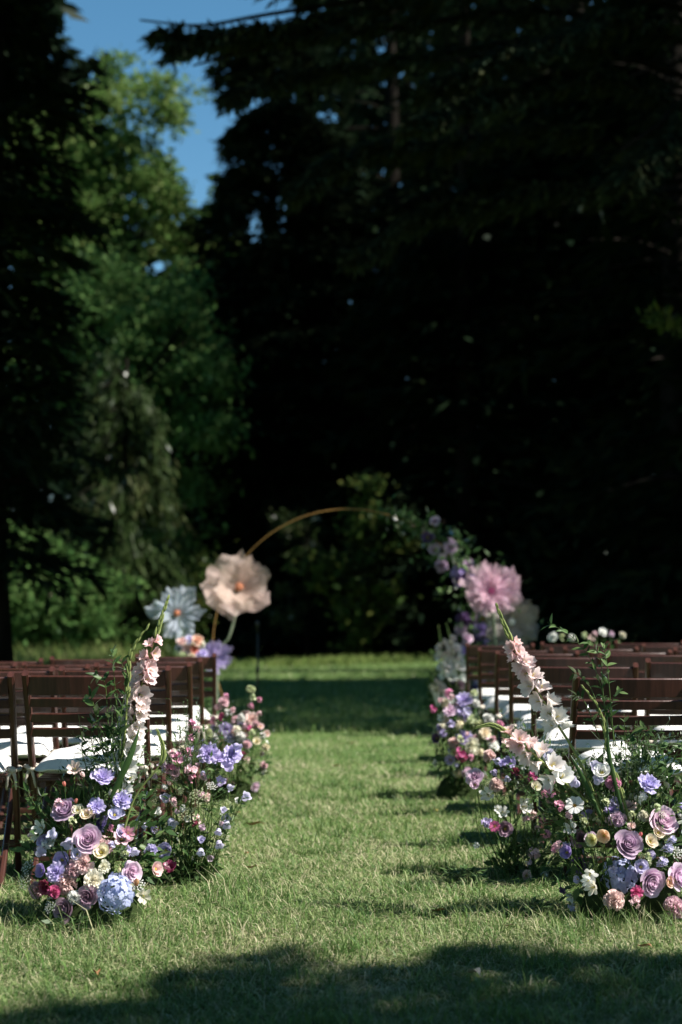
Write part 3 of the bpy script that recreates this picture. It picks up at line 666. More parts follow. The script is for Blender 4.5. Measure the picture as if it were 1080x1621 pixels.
def chair_row(side, row, Z, Xa, count, nrows):
    word = {'L': 'left', 'R': 'right'}[side]; sg = -1 if side == 'L' else 1
    rowname = 'nearest row' if row == 0 else ('farthest row' if row == nrows - 1 else NTH[row] + ' row')
    for c in range(count):
        x = Xa + sg * (.235 + c * .515 + rng.normal(0, .006)); y = Z + .24 + rng.normal(0, .015 + .025 * (c > 0)) + c * .03
        rz = -sg * math.radians(4.5) + rng.normal(0, math.radians(2.8))
        pos = 'beside the aisle' if c == 0 else f'{NTH[c]} from the aisle'
        z = float(ground(x, y)) + .002
        t = empty('folding_chair', (x, y, z), f'dark brown slatted wooden folding chair {pos}, {rowname} of the {word} block', 'chair', 'folding chairs facing the arch', rz)
        for nm, me in CH: link(nm, me, t)
        pad, ties, piping = CUS[int(rng.integers(0, 4))]
        cs = link('seat_cushion', pad, None, (0, 0, 0), f'white cotton cushion on the chair {pos}, {rowname} of the {word} block', 'cushion', 'white cushions tied to the chairs')
        off = Matrix.Translation((x, y, z)) @ Matrix.Rotation(rz, 4, 'Z')
        cs.matrix_world = off @ Matrix.Translation((rng.normal(0, .006), rng.normal(0.015, .01), .405)) @ Matrix.Rotation(rng.normal(0, .02), 4, 'Z')
        for tm in ties: link('tie', tm, cs)
        link('piping', piping, cs)
LROWS = [(5.38, 2), (6.05, 2), (6.9, 3), (7.6, 3), (8.28, 4)]
RROWS = [(5.38, 2), (6.3, 2), (7.25, 3), (8.0, 3), (8.9, 4), (9.75, 4)]
for i, (Z, n) in enumerate(LROWS): chair_row('L', i, Z, -.735, n, len(LROWS))
for i, (Z, n) in enumerate(RROWS): chair_row('R', i, Z, .875, n, len(RROWS))

# ------------------------------------------------------------------ flower heads (unit radius, facing +Z)
def petal(mb, ang, hw, L, r0, z0, tilt, curl, wave=.0, freq=5, bulge=0., spiral=0., nu=6, nv=5, rnd=.5, m=0, tip=.2, R=np.random.default_rng(5), t0=0., t1=1.):
    u = np.linspace(-1, 1, nu + 1)[:, None]; v = np.linspace(0, 1, nv + 1)[None, :]
    edge = 1 - tip * u ** 4 - tip * .4 * u ** 2; vv = v * edge
    Rr = r0 + L * (math.sin(tilt) * vv + curl * math.cos(tilt) * vv ** 3 / 3) + bulge * np.sin(PI * vv * .9)
    Rr = Rr * (1 + spiral * u)
    z = z0 + L * (math.cos(tilt) * vv - curl * math.sin(tilt) * vv ** 3 / 3)
    th = ang + u * hw * (.5 + .5 * np.sin(PI * .5 * np.minimum(1, vv * 1.7)))
    w = wave * np.sin(u * freq + R.uniform(0, 6)) * vv ** 2 + wave * .5 * np.sin(u * freq * 2.3 + R.uniform(0, 6)) * vv ** 3
    z = z + w * (math.sin(tilt) * .8 + .3); Rr = Rr + w * math.cos(tilt) * .7
    V = np.stack([Rr * np.cos(th), Rr * np.sin(th), z + 0 * th], -1).reshape(-1, 3)
    mb.add(V, gq(nu, nv), None, np.broadcast_to(t0 + (t1 - t0) * v, (nu + 1, nv + 1)).ravel(), rnd, m)
def calyx(mb, n=5, L=.5, z0=-.42, m=1, tilt=1.2, curl=-.8):
    for i in range(n): petal(mb, i * 2 * PI / n + .2, .32, L, .03, z0, tilt, curl, nu=2, nv=3, m=m, rnd=.5, tip=.6)
def m_rose(seed, N=34, wave=.03, freq=4, op=1.0):
    R = np.random.default_rng(seed); mb = MB()
    for i in range(N):
        f = i / (N - 1)
        petal(mb, i * 2.4 + R.normal(0, .18), 1.55 - .80 * f, .66 + .26 * f + R.normal(0, .03), .015 + .09 * f, -.40 - .04 * f, .015 + .74 * f ** 1.15 * op, (.02 + 1.05 * f ** 1.2) * op, wave * (.4 + 1.2 * f), freq, .035 + .14 * f ** .8, .16, 8, 6, R.uniform(0, 1), 0, .20, R, .02 + f * .35, .40 + f * .60)
    calyx(mb); return mb.mesh('rose', [M_petal, M_green])
def m_ruffle(seed):
    R = np.random.default_rng(seed); mb = MB(); N = 24
    for i in range(N):
        f = i / (N - 1)
        petal(mb, i * 2.4 + R.normal(0, .3), .75 - .1 * f, .62 + .34 * f, .02 + .08 * f, -.36, .1 + .95 * f, .1 + .6 * f, .10 + .06 * f, 7, .05, .06, 8, 5, R.uniform(0, 1), 0, .1, R, f * .4, .5 + f * .5)
    calyx(mb); return mb.mesh('ruffled_flower', [M_petal, M_green])
def m_cup(seed):
    R = np.random.default_rng(seed); mb = MB()
    for lay, (n, tl) in enumerate(((4, .28), (5, .5))):
        for i in range(n): petal(mb, (i + .5 * lay) * 2 * PI / n + R.normal(0, .1), 1.0, .98 + .1 * lay, .05, -.5, tl, .55 + .25 * lay, .07, 5, .16, .05, 8, 6, R.uniform(0, 1), 0, .14, R)
    for i in range(9):
        a = i * 2.4; q = .09 * math.sqrt(i / 9) * 2; mb_pts = [(q * .5 * math.cos(a), q * .5 * math.sin(a), -.45), (q * math.cos(a), q * math.sin(a), -.02 + .05 * R.normal())]
        tube(mb, mb_pts, [.025, .05], 5, m=1)
    calyx(mb, z0=-.55, m=2); return mb.mesh('cup_flower', [M_petal, M_throat, M_green])
def m_bell(seed):
    R = np.random.default_rng(seed); mb = MB(); nu, nv = 25, 9
    u = np.linspace(0, 2 * PI, nu + 1)[:, None]; v = np.linspace(0, 1, nv + 1)[None, :]
    lob = np.abs(np.cos(2.5 * u)) ** .6
    Rr = .10 + .50 * np.sin(PI * .5 * np.minimum(1, v * 2.6)) + .05 * v + .38 * sstep(.68, 1, v) * (.5 + .6 * lob)
    z = -.9 + 1.5 * v + .28 * sstep(.7, 1, v) * (lob - .6) - .10 * sstep(.9, 1, v)
    V = np.stack([Rr * np.cos(u), Rr * np.sin(u), z + 0 * u], -1).reshape(-1, 3)
    mb.add(V, gq(nu, nv), None, np.broadcast_to(.25 + .75 * v, (nu + 1, nv + 1)).ravel(), R.uniform(.3, .7))
    calyx(mb, 5, .75, -.98, 1, .95, -1.3); return mb.mesh('bell_flower', [M_petal, M_green])
def m_trumpet(seed, n=6, L=1.35, hw=.62, wave=.09, mt=(.30, .95), name='trumpet_flower', tip=.35, freq=6):
    R = np.random.default_rng(seed); mb = MB()
    for i in range(n):
        o = i % 2
        petal(mb, i * 2 * PI / n + R.normal(0, .08), hw * (1.0 - .12 * o), L * (1 - .06 * o), .05, -.7, mt[0] + .05 * o, mt[1] + .15 * o, wave, freq, .06, .03, 8, 6, R.uniform(0, 1), 0, tip, R)
    for i in range(4): tube(mb, bez([(0, 0, -.6), (.05 * i, .08, -.1), (.12 * math.cos(i * 1.6), .12 * math.sin(i * 1.6), .25)], 4), .018, 4, m=1)
    calyx(mb, 3, .7, -.85, 2, .6, -.2); return mb.mesh(name, [M_petal, M_throat, M_lime])
def m_daisy(seed):
    R = np.random.default_rng(seed); mb = MB()
    for i in range(8):
        petal(mb, i * PI / 4 + R.normal(0, .05), .40, .9, .08, -.02, 1.25 + R.normal(0, .1), .35, .05, 6, .0, 0, 6, 4, R.uniform(.3, .9), 0, .12, R, .55, 1)
    for i in range(26):
        q = .19 * math.sqrt((i + .5) / 26); a = i * 2.4; tube(mb, [(q * math.cos(a), q * math.sin(a), -.05), (q * 1.05 * math.cos(a), q * 1.05 * math.sin(a), .12 - q * .4)], [.03, .022], 5, m=1)
    calyx(mb, z0=-.15, m=2, L=.3); return mb.mesh('daisy', [M_petal, M_pollen, M_green])
def m_hydrangea(seed):
    R = np.random.default_rng(seed); mb = MB(); N = 105
    for i in range(N):
        z = 1 - 1.55 * (i + .5) / N; a = i * 2.39996; q = math.sqrt(max(0, 1 - z * z))
        c = np.array([q * math.cos(a), q * math.sin(a), z]); c = c * R.uniform(.74, 1.02) * (1 + .09 * math.sin(3 * a + 4 * z) + .06 * math.sin(5 * z + 2 * a)); nn = nrm(c + R.normal(0, .32, 3))
        x = nrm(np.cross(nn, R.normal(size=3))); y = np.cross(nn, x); rr = R.uniform(0, 1)
        for k in range(4):
            b = k * PI / 2; d = math.cos(b) * x + math.sin(b) * y; e = -math.sin(b) * x + math.cos(b) * y; s = .20 * R.uniform(.8, 1.2)
            V = [c, c + d * s * .5 + e * s * .52 + nn * .02, c + d * s * 1.0 + e * s * .28 + nn * .0, c + d * s * 1.05 - e * s * .25 + nn * .0, c + d * s * .5 - e * s * .52 + nn * .03, c + d * s * .55 + nn * .05]
            mb.add(V, [(0, 1, 2, 5), (5, 2, 3, 4)], [(0, 5, 4)], [.35, .8, 1, 1, .8, .8], rr)
    return mb.mesh('hydrangea', [M_petal])
def m_pompon(seed):
    R = np.random.default_rng(seed); mb = MB(); N = 64
    for i in range(N):
        z = 1 - 1.25 * (i + .5) / N; a = i * 2.39996; q = math.sqrt(max(0, 1 - z * z)); d = nrm(np.array([q * math.cos(a), q * math.sin(a), z]) + R.normal(0, .12, 3))
        x = nrm(np.cross(d, R.normal(size=3))); y = np.cross(d, x); L = R.uniform(.78, 1.04); k = 6
        uu = np.linspace(-1, 1, k + 1); V = []
        for v in (0.0, .55, 1.0):
            w = .07 + .30 * v; zz = .10 * v * v * np.where(np.arange(k + 1) % 2 == 0, 1, -1)
            V.append(d * (L * (.15 + .85 * v) - .10 * v * uu[:, None] ** 2) + x * (uu * w)[:, None] + y * (zz + .06 * v * R.normal())[:, None])
        V = np.stack(V, 1).reshape(-1, 3); mb.add(V, gq(k, 2), None, np.tile([.1, .5, 1.], k + 1), R.uniform(0, 1))
    calyx(mb, z0=-.6); return mb.mesh('carnation', [M_petal, M_green])
def m_cluster(seed, N=11):
    """a head of small ruffled florets (stock, sweet pea, phlox)"""
    R = np.random.default_rng(seed); mb = MB()
    for i in range(N):
        d = nrm(R.normal(size=3) + [0, 0, .8]); c = d * R.uniform(.35, .72) * np.array([.95, .95, 1.15]); rr = R.uniform(0, 1)
        sub = MB(); s = R.uniform(.30, .44)
        for k in range(5): petal(sub, k * 1.2566 + R.normal(0, .2), .72, 1.0, .05, -.2, 1.0, .2, .22, 5, 0, .05, 4, 3, rr, 0, .15, R, .2, 1)
        M = np.array(orient(d + R.normal(0, .35, 3), R.uniform(0, 6)).to_matrix())
        V = np.concatenate(sub.V) @ M.T * s + c
        mb.add(V, np.concatenate(sub.Q), None, np.concatenate(sub.t), rr)
        tube(mb, [(0, 0, -.7), c * .9], [.04, .03], 4, m=1)
    return mb.mesh('floret_cluster', [M_petal, M_green])
def m_umbel(seed):
    R = np.random.default_rng(seed); mb = MB()
    for i in range(22):
        q = math.sqrt((i + .5) / 22); a = i * 2.4; c = np.array([q * math.cos(a), q * math.sin(a), .35 - .3 * q * q])
        tube(mb, [(0, 0, -.8), c], [.018, .012], 4, m=1, cap=False)
        for k in range(9):
            e = c + np.append(R.normal(0, .07, 2), R.normal(.03, .02)); x = nrm(R.normal(size=3) * [1, 1, .3]) * .05; y = nrm(np.cross(x, [0, 0, 1.])) * .05
            mb.add([e - x, e + y, e + x, e - y], [(0, 1, 2, 3)], None, 1, R.uniform(0, 1))
    return mb.mesh('umbel', [M_petal, M_green])
def m_bud(seed):
    R = np.random.default_rng(seed); mb = MB()
    for i in range(4): petal(mb, i * PI / 2, 1.1, 1.5, .12, -.75, .28, -.75, .02, 4, .22, .12, 6, 5, R.uniform(0, 1), 0, .5, R)
    calyx(mb, 5, .9, -.85, 1, .5, -.7); return mb.mesh('bud', [M_petal, M_green])
KINDS_ = {'rose': [m_rose(1), m_rose(2, 30, .04, 5, 1.12), m_rose(3, 38, .03, 4, .92)], 'ruf': [m_ruffle(4), m_ruffle(5)], 'cup': [m_cup(6), m_cup(7)], 'bell': [m_bell(8), m_bell(9)],
          'trum': [m_trumpet(10), m_trumpet(11)], 'daisy': [m_daisy(12)], 'hyd': [m_hydrangea(13), m_hydrangea(14)], 'pom': [m_pompon(15), m_pompon(16)], 'clu': [m_cluster(17), m_cluster(18), m_cluster(19, 14)],
          'umb': [m_umbel(20)], 'bud': [m_bud(21)], 'glad': [m_trumpet(22, 6, 1.4, .92, .17, (.28, 1.0), 'gladiolus_blossom', .2, 8), m_trumpet(23, 6, 1.4, .95, .20, (.22, .8), 'gladiolus_blossom', .18, 9), m_trumpet(24, 6, 1.35, .9, .17, (.35, 1.15), 'gladiolus_blossom', .2, 8)]}
KNAME = {'rose': 'rose', 'ruf': 'ruffled_bloom', 'cup': 'open_bloom', 'bell': 'bellflower', 'trum': 'freesia', 'daisy': 'cosmos_flower', 'hyd': 'hydrangea', 'pom': 'carnation', 'clu': 'floret_head', 'umb': 'umbel_flower', 'bud': 'flower_bud', 'glad': 'gladiolus_blossom'}
CC = {'gladpink': (243, 204, 206), 'mauve': (206, 182, 206), 'dusk': (182, 152, 170), 'lilac': (232, 208, 226), 'lav': (208, 198, 236), 'pale': (216, 212, 238), 'violet': (172, 156, 210), 'plum': (110, 88, 132), 'cream': (244, 234, 210), 'peach': (244, 214, 190),
      'white': (240, 240, 236), 'ivory': (236, 232, 214), 'blush': (244, 218, 214), 'pink': (236, 174, 200), 'rosy': (236, 202, 210), 'magenta': (214, 106, 154), 'burg': (150, 62, 94), 'blue': (192, 200, 234), 'coral': (236, 152, 142), 'lemon': (232, 228, 180), 'celery': (206, 214, 172), 'tan': (205, 165, 120)}
def add_flower(cl, kind, col, pos, d, size, roll=None):
    base = Vector(cl.location); me = KINDS_[kind][int(rng.integers(0, len(KINDS_[kind])))]
    o = link(KNAME[kind], me, cl, tuple(np.array(pos) - np.array(base)), color=lin(*CC[col]))
    o['label'] = f"{COLNAME.get(col, col)} {KNAME[kind].replace('_', ' ')}"
    o.rotation_mode = 'QUATERNION'; o.rotation_quaternion = orient(d, rng.uniform(0, 6.28) if roll is None else roll)
    s = size * rng.uniform(.96, 1.04); o.scale = (s, s, s); return o
COLNAME = {'lav': 'lavender', 'pale': 'pale lilac', 'dusk': 'dusky mauve', 'rosy': 'rose pink', 'burg': 'burgundy', 'blue': 'powder blue', 'celery': 'pale green', 'lemon': 'pale yellow', 'lilac': 'lilac pink', 'ivory': 'ivory', 'plum': 'dark plum'}
def stem(cl, p0, p1, r=.0018, sag=.0, mat=None):
    b = np.array(cl.location); p0 = np.array(p0) - b; p1 = np.array(p1) - b; mb = MB()
    mid = p0 * .5 + p1 * .5 + np.append(rng.normal(0, .02, 2), 0)
    tube(mb, bez([p0, mid, p1], 6), [r * 1.3, r * 1.2, r * 1.1, r, r, r * .8], 5, r=rng.uniform(0, 1), cap=False); return mb.build('stem', mat or M_green, cl)
def make_leaf(W=.34):
    mb = MB(); v = np.linspace(0, 1, 6); w = np.sin(PI * v ** .8) * W / 2; w[0] = .02; w[-1] = 0
    V = []
    for a, b in zip(v, w): z = -.18 * a * a; V += [(-b, a, z + b * .35), (0, a, z), (b, a, z + b * .35)]
    i = np.arange(5) * 3; Q = np.concatenate([np.stack([i, i + 1, i + 4, i + 3], 1), np.stack([i + 1, i + 2, i + 5, i + 4], 1)]); mb.add(V, Q, None, .5, .5); return mb
LEAVES = []
for k in range(5):
    mb = make_leaf(.30 + .03 * k); mb.r = [np.full(mb.n, .1 + .2 * k)]; LEAVES.append(mb.mesh('leaf', M_leaf))
def sprig(cl, pts, n, L, name='leafy_sprig', r=.0017, pairs=True, spread=1.0):
    """a stem with its leaves, each leaf its own sub-part"""
    b = np.array(cl.location); pl = bez(np.array(pts) - b, 3 * n)
    mb = MB(); tube(mb, pl, r * (1.2 - .8 * np.linspace(0, 1, 3 * n)), 5, r=.4); st = mb.build(name, M_green, cl)
    for i in range(n):
        k = int((.15 + .85 * (i + .5) / n) * (3 * n - 1)); d = nrm(pl[min(k + 1, 3 * n - 1)] - pl[k - 1])
        sd = nrm(np.cross(d, rng.normal(size=3)))
        for s in ((1, -1) if pairs else (1,)):
            q = nrm(d * rng.uniform(.5, 1.1) + s * sd * spread + rng.normal(0, .2, 3)); up = nrm(np.cross(np.cross(q, rng.normal(size=3) * .5 + [0, -.5, 1.]), q))
            x = np.cross(q, up); o = link('leaf', LEAVES[int(rng.integers(0, 5))], st)
            M = Matrix(((x[0], q[0], up[0]), (x[1], q[1], up[1]), (x[2], q[2], up[2]))); o.rotation_mode = 'QUATERNION'; o.rotation_quaternion = M.to_quaternion(); o.location = tuple(pl[k])
            s_ = L * rng.uniform(.65, 1.2); o.scale = (s_, s_, s_)
    return st
def foliage(cl, centre, rad, n, L=.05, W=.36, wisps=60, low=0.0, mat=None):
    """the mass of small leaves and wisps that fills an arrangement"""
    b = np.array(cl.location); mb = MB(); c = np.array(centre) - b; rad = np.array(rad)
    d = rdir(n, .1); V = c + d * (rng.uniform(.1, 1, (n, 1)) ** .45) * rad; V[:, 2] = np.maximum(V[:, 2], .012 + low)
    l = L * rng.uniform(.5, 1.3, n); leaf_quads(mb, V, d * .8 + rng.normal(0, .5, (n, 3)) + [0, 0, .25], rng.normal(size=(n, 3)) * .6 + [0, -.4, 1.], l, l * W * rng.uniform(.8, 1.3, n), np.clip(rng.normal(.55, .28, n), 0, 1))
    for i in range(wisps):
        dd = nrm(rdir(1, .9)[0] * [1, 1, 1]); p0 = c + dd * rad * .2; p2 = c + dd * rad * rng.uniform(.9, 1.35) + rng.normal(0, .03, 3); p2[2] = max(p2[2], .03)
        pl = bez([p0, p0 * .45 + p2 * .55 + rng.normal(0, .015, 3), p2], 6); tube(mb, pl, [.0013, .0012, .0011, .001, .0008, .0006], 3, r=.6, cap=False)
        m = 8; k = rng.integers(2, 6, m); dl = L * .45 * rng.uniform(.6, 1.3, m)
        leaf_quads(mb, pl[k] + rng.normal(0, .004, (m, 3)), dd * .5 + rng.normal(0, .7, (m, 3)), rng.normal(size=(m, 3)) + [0, 0, .8], dl, dl * .3, np.clip(rng.normal(.6, .25, m), 0, 1))
    return mb.build('foliage', mat or M_leaf, cl, kind='stuff')
def arrangement(base_px, Z, label, flowers, cen, group, lean=.10, face_up=.35, stems=True, hfront=.16):
    """flowers: (px, py, diameter px, kind, colour[, dz]) measured on the photograph"""
    b = P(base_px[0], base_px[1], Z); b[2] = float(ground(b[0], b[1]))
    cl = empty('flower_arrangement', tuple(b), label, 'flower arrangement', group)
    cx, cyy, rx, ry = cen
    for f in flowers:
        px, py, dia, kind, col = f[:5]; dz = f[5] if len(f) > 5 else None
        v = (py - cyy) / ry; u = (px - cx) / rx
        if dz is None: dz = -hfront * max(0, 1 - u * u * .6) * (0.75 + .5 * v) + rng.normal(0, .015)
        p = P(px, py, Z + dz); rad = dia / 2 / FPX * (Z + dz)
        zmin = float(ground(p[0], p[1])) + rad * .75
        if p[2] < zmin:
            p = p * 1.0; sc = (CAM_H - zmin) / max(CAM_H - p[2], 1e-6); p = np.array([p[0] * sc, p[1] * sc, zmin]); rad *= sc
        d = nrm(np.array([u * .75, -.95, face_up + max(-.5, -v) * .5]) + rng.normal(0, .2, 3))
        if kind == 'bell': d = nrm(np.array([u * .5 + rng.normal(0, .35), -.5, rng.choice([.75, -.55])])); rad *= .85
        if kind in ('hyd', 'pom', 'clu', 'umb'): d = nrm(d + np.array([0, 0, .5]))
        if kind == 'bud': d = nrm(np.array([u * .3 + rng.normal(0, .3), -.2, 1])); rad *= .8
        if kind in ('trum', 'glad'): rad *= 1.05
        add_flower(cl, kind, col, p, d, rad)
        if stems:
            root = b + np.append(rng.normal(0, .035, 2), .01); back = p - d * rad * .5
            stem(cl, root + (np.array([p[0], p[1], root[2]]) - root) * .35, back, .0016 + .0006 * (kind in ('rose', 'hyd')))
    return cl, b

def fillers(cl, b, n, zc, rad, sizes, kinds, cols):
    """small blooms that pack the gaps between the large heads"""
    for i in range(n):
        d = rdir(1, .25)[0]; d[1] = -abs(d[1]) * .9 - .15; p = b + np.array([0, .02, zc]) + nrm(d) * np.array(rad) * rng.uniform(.72, 1.0); r_ = rng.uniform(*sizes)
        p[2] = max(p[2], b[2] + r_)
        add_flower(cl, str(rng.choice(kinds)), str(rng.choice(cols)), p, nrm(d + [0, -.3, .45]), r_)
def gladiolus(cl, pts, nb, col0, col1, f0=.15, f1=.75, size=.036, r=.0045, buds=True, side=None):
    """one gladiolus spike: stem, open blossoms low down, shut green buds to the tip"""
    b = np.array(cl.location); pl = bez(np.array(pts) - b, 40); s = np.linspace(0, 1, 40)
    mb = MB(); tube(mb, pl, r * (1.15 - .75 * s), 7, r=.5); g = mb.build('gladiolus', M_lime, cl); g['label'] = 'gladiolus spike'
    for i in range(nb):
        f = f0 + (f1 - f0) * i / max(1, nb - 1); k = min(38, int(f * 39)); d = nrm(pl[k + 1] - pl[k]); sgn = 1 if i % 2 else -1
        lateral = nrm(np.cross(d, [0, 1., 0])); out = nrm(sgn * lateral * .8 + np.array([0, -.75, 0]) + rng.normal(0, .25, 3)) if side is None else nrm(np.array(side) + sgn * lateral * .55 + rng.normal(0, .25, 3))
        o = link('blossom', KINDS_['glad'][int(rng.integers(0, 3))], g, color=tuple(np.array(lin(*CC[col0])) * (1 - i / nb) + np.array(lin(*CC[col1])) * i / nb))
        q = size * (1.12 - .5 * (i / nb) ** 2.2) * rng.uniform(.92, 1.1); o.location = tuple(pl[k] + out * q * .62); o.rotation_mode = 'QUATERNION'; o.rotation_quaternion = orient(out + d * .45, rng.uniform(0, 6)); o.scale = (q, q, q)
    if buds:
        for i in range(14):
            f = f1 + .02 + (1 - f1 - .02) * i / 13; k = min(38, int(f * 39)); d = nrm(pl[k + 1] - pl[k]); lateral = nrm(np.cross(d, [0, 1., 0])) * (1 if i % 2 else -1)
            mbb = MB(); q = .034 * (1.1 - .6 * i / 13); a = pl[k] - d * q * .3 + lateral * r * .35; e = a + d * q * 1.2 + lateral * q * .16 * (1 - i / 16)
            tube(mbb, bez([a, a * .5 + e * .5 + lateral * q * .05, e], 6), np.array([.5, .9, 1, .85, .55, .1]) * q * .135, 6, r=.3 + .5 * rng.uniform()); mbb.build('bud', M_lime, g)
    return g
def blade_leaf(cl, pts, w, name='sword_leaf'):
    b = np.array(cl.location); pl = bez(np.array(pts) - b, 9); t = np.linspace(0, 1, 9); ww = w * np.sin(PI * (.18 + .82 * t)) ; ww[-1] = .0005
    sd = nrm(np.cross(nrm(np.gradient(pl, axis=0)), [0, 1., 0.15])); nn = np.array([0, -1., 0]) * (w * .25)
    V = np.stack([pl - sd * ww[:, None] / 2 - nn, pl + 0 * sd, pl + sd * ww[:, None] / 2 - nn], 1).reshape(-1, 3); i = np.arange(8) * 3
    mb = MB(); mb.add(V, np.concatenate([np.stack([i, i + 1, i + 4, i + 3], 1), np.stack([i + 1, i + 2, i + 5, i + 4], 1)]), None, .5, .45); return mb.build(name, M_leaf, cl)
def base_mound(cl, rx, ry, rz):
    mb = MB(); nu, nv = 14, 6; u = np.linspace(0, 2 * PI, nu + 1)[:, None]; v = np.linspace(0, PI / 2, nv + 1)[None, :]; w = 1 + .08 * np.sin(3 * u + 5 * v)
    mb.add(np.stack([rx * np.cos(u) * np.cos(v) * w, ry * np.sin(u) * np.cos(v) * w, rz * np.sin(v) + 0 * u - .005], -1).reshape(-1, 3), gq(nu, nv)); mb.build('base', M_moss, cl)
# ------------------------------------------------------------------ the six aisle arrangements
AG = 'flower arrangements along the aisle'
ZL = 4.90
FL = [(101, 1282, 46, 'rose', 'mauve'), (139, 1329, 48, 'rose', 'lilac'), (101, 1441, 42, 'rose', 'dusk'), (163, 1228, 38, 'ruf', 'lav'), (193, 1265, 34, 'ruf', 'lav'), (153, 1276, 28, 'ruf', 'lav'), (182, 1289, 27, 'cup', 'pale'),
      (159, 1303, 34, 'ruf', 'violet', .03), (138, 1289, 25, 'cup', 'cream'), (161, 1348, 30, 'cup', 'cream'), (210, 1380, 36, 'rose', 'lilac'), (64, 1310, 26, 'trum', 'white'), (58, 1321, 24, 'trum', 'ivory'), (84, 1321, 22, 'bell', 'pale'),
      (109, 1334, 25, 'bell', 'pale'), (63, 1350, 22, 'bell', 'pale'), (66, 1378, 26, 'cup', 'violet'), (89, 1380, 34, 'ruf', 'lav'), (98, 1361, 30, 'cup', 'lav'), (106, 1398, 38, 'pom', 'blush'), (132, 1367, 34, 'ruf', 'blush'),
      (149, 1393, 34, 'ruf', 'ivory'), (184, 1414, 56, 'hyd', 'blue'), (71, 1405, 28, 'ruf', 'burg'), (138, 1420, 36, 'rose', 'dusk'), (119, 1421, 24, 'pom', 'white'), (227, 1418, 26, 'trum', 'ivory'), (219, 1400, 22, 'umb', 'white'),
      (194, 1327, 34, 'trum', 'rosy'), (203, 1318, 22, 'trum', 'pink'), (121, 1268, 13, 'bud', 'coral'), (102, 1241, 13, 'bud', 'coral'), (189, 1377, 14, 'bud', 'lemon'), (119, 1217, 26, 'trum', 'blush'), (131, 1226, 16, 'bud', 'blush'),
      (205, 1231, 30, 'glad', 'white', .02), (203, 1210, 28, 'glad', 'white', .04), (196, 1250, 30, 'glad', 'white', .0), (188, 1222, 24, 'glad', 'white', .05), (118, 1377, 28, 'pom', 'rosy'), (122, 1352, 22, 'cup', 'pale'), (172, 1340, 20, 'ruf', 'rosy'), (86, 1412, 22, 'pom', 'magenta'),
      (216, 1397, 20, 'bud', 'tan'), (213, 1347, 18, 'bell', 'pale'), (45, 1372, 24, 'umb', 'white'), (40, 1395, 26, 'umb', 'ivory'), (80, 1436, 20, 'umb', 'white'), (165, 1372, 22, 'ruf', 'ivory'), (176, 1310, 16, 'clu', 'pink'), (114, 1300, 18, 'clu', 'celery'), (198, 1352, 18, 'clu', 'celery')]
cl, b = arrangement((145, 1452), ZL, 'large left foreground arrangement of mauve roses, blue hydrangea and a tall pink gladiolus', FL, (140, 1350, 110, 110), AG)
base_mound(cl, .17, .12, .16)
foliage(cl, b + [0, .05, .24], (.25, .11, .25), 800, .05, wisps=40)
fillers(cl, b, 28, .22, (.25, .13, .24), (.016, .030), ['clu', 'ruf', 'pom', 'cup', 'rose'], ['pale', 'lilac', 'blush', 'white', 'rosy', 'lav', 'ivory'])
foliage(cl, b + [.06, .05, .50], (.12, .08, .18), 260, .032, .26, wisps=70)
gladiolus(cl, [P(163, 1330, 4.9), P(196, 1215, 4.92), P(218, 1110, 4.93), P(243, 1020, 4.95), P(268, 941, 4.97)], 23, 'white', 'gladpink', .28, .78, .034, .0042)
gladiolus(cl, [P(176, 1290, 4.88), P(196, 1180, 4.88), P(203, 1080, 4.9), P(208, 1032, 4.9), P(237, 988, 4.9)], 0, 'white', 'blush', .1, .42, .03, .0042)
gladiolus(cl, [P(192, 1330, 4.86), P(214, 1262, 4.86), P(252, 1212, 4.86), P(258, 1185, 4.86), P(249, 1155, 4.86)], 0, 'white', 'blush', .1, .52, .03, .0036)
blade_leaf(cl, [P(176, 1262, 4.84), P(205, 1200, 4.84), P(222, 1148, 4.86)], .022)
blade_leaf(cl, [P(182, 1300, 4.86), P(192, 1220, 4.87), P(200, 1120, 4.9)], .018)
for pts, n, L in [([(186, 1230), (172, 1150), (166, 1080), (148, 1070)], 8, .046), ([(190, 1240), (186, 1140), (180, 1060), (178, 1028)], 9, .044), ([(180, 1240), (160, 1180), (150, 1120), (140, 1098)], 8, .048), ([(190, 1200), (192, 1130), (200, 1080), (190, 1040)], 8, .042),
                  ([(170, 1250), (150, 1200), (146, 1150), (165, 1118)], 8, .042), ([(110, 1320), (70, 1290), (48, 1262), (46, 1250)], 6, .036), ([(150, 1250), (130, 1190), (135, 1150)], 6, .034), ([(90, 1300), (60, 1280), (70, 1252)], 5, .036), ([(180, 1230), (170, 1175), (205, 1135)], 7, .040), ([(170, 1400), (175, 1365), (165, 1340)], 5, .042), ([(150, 1400), (190, 1352), (225, 1335)], 6, .042), ([(130, 1400), (145, 1440), (120, 1452)], 4, .038)]:
    sprig(cl, [P(x, y, ZL - .03 + .01 * i) for i, (x, y) in enumerate(pts)], n, L)

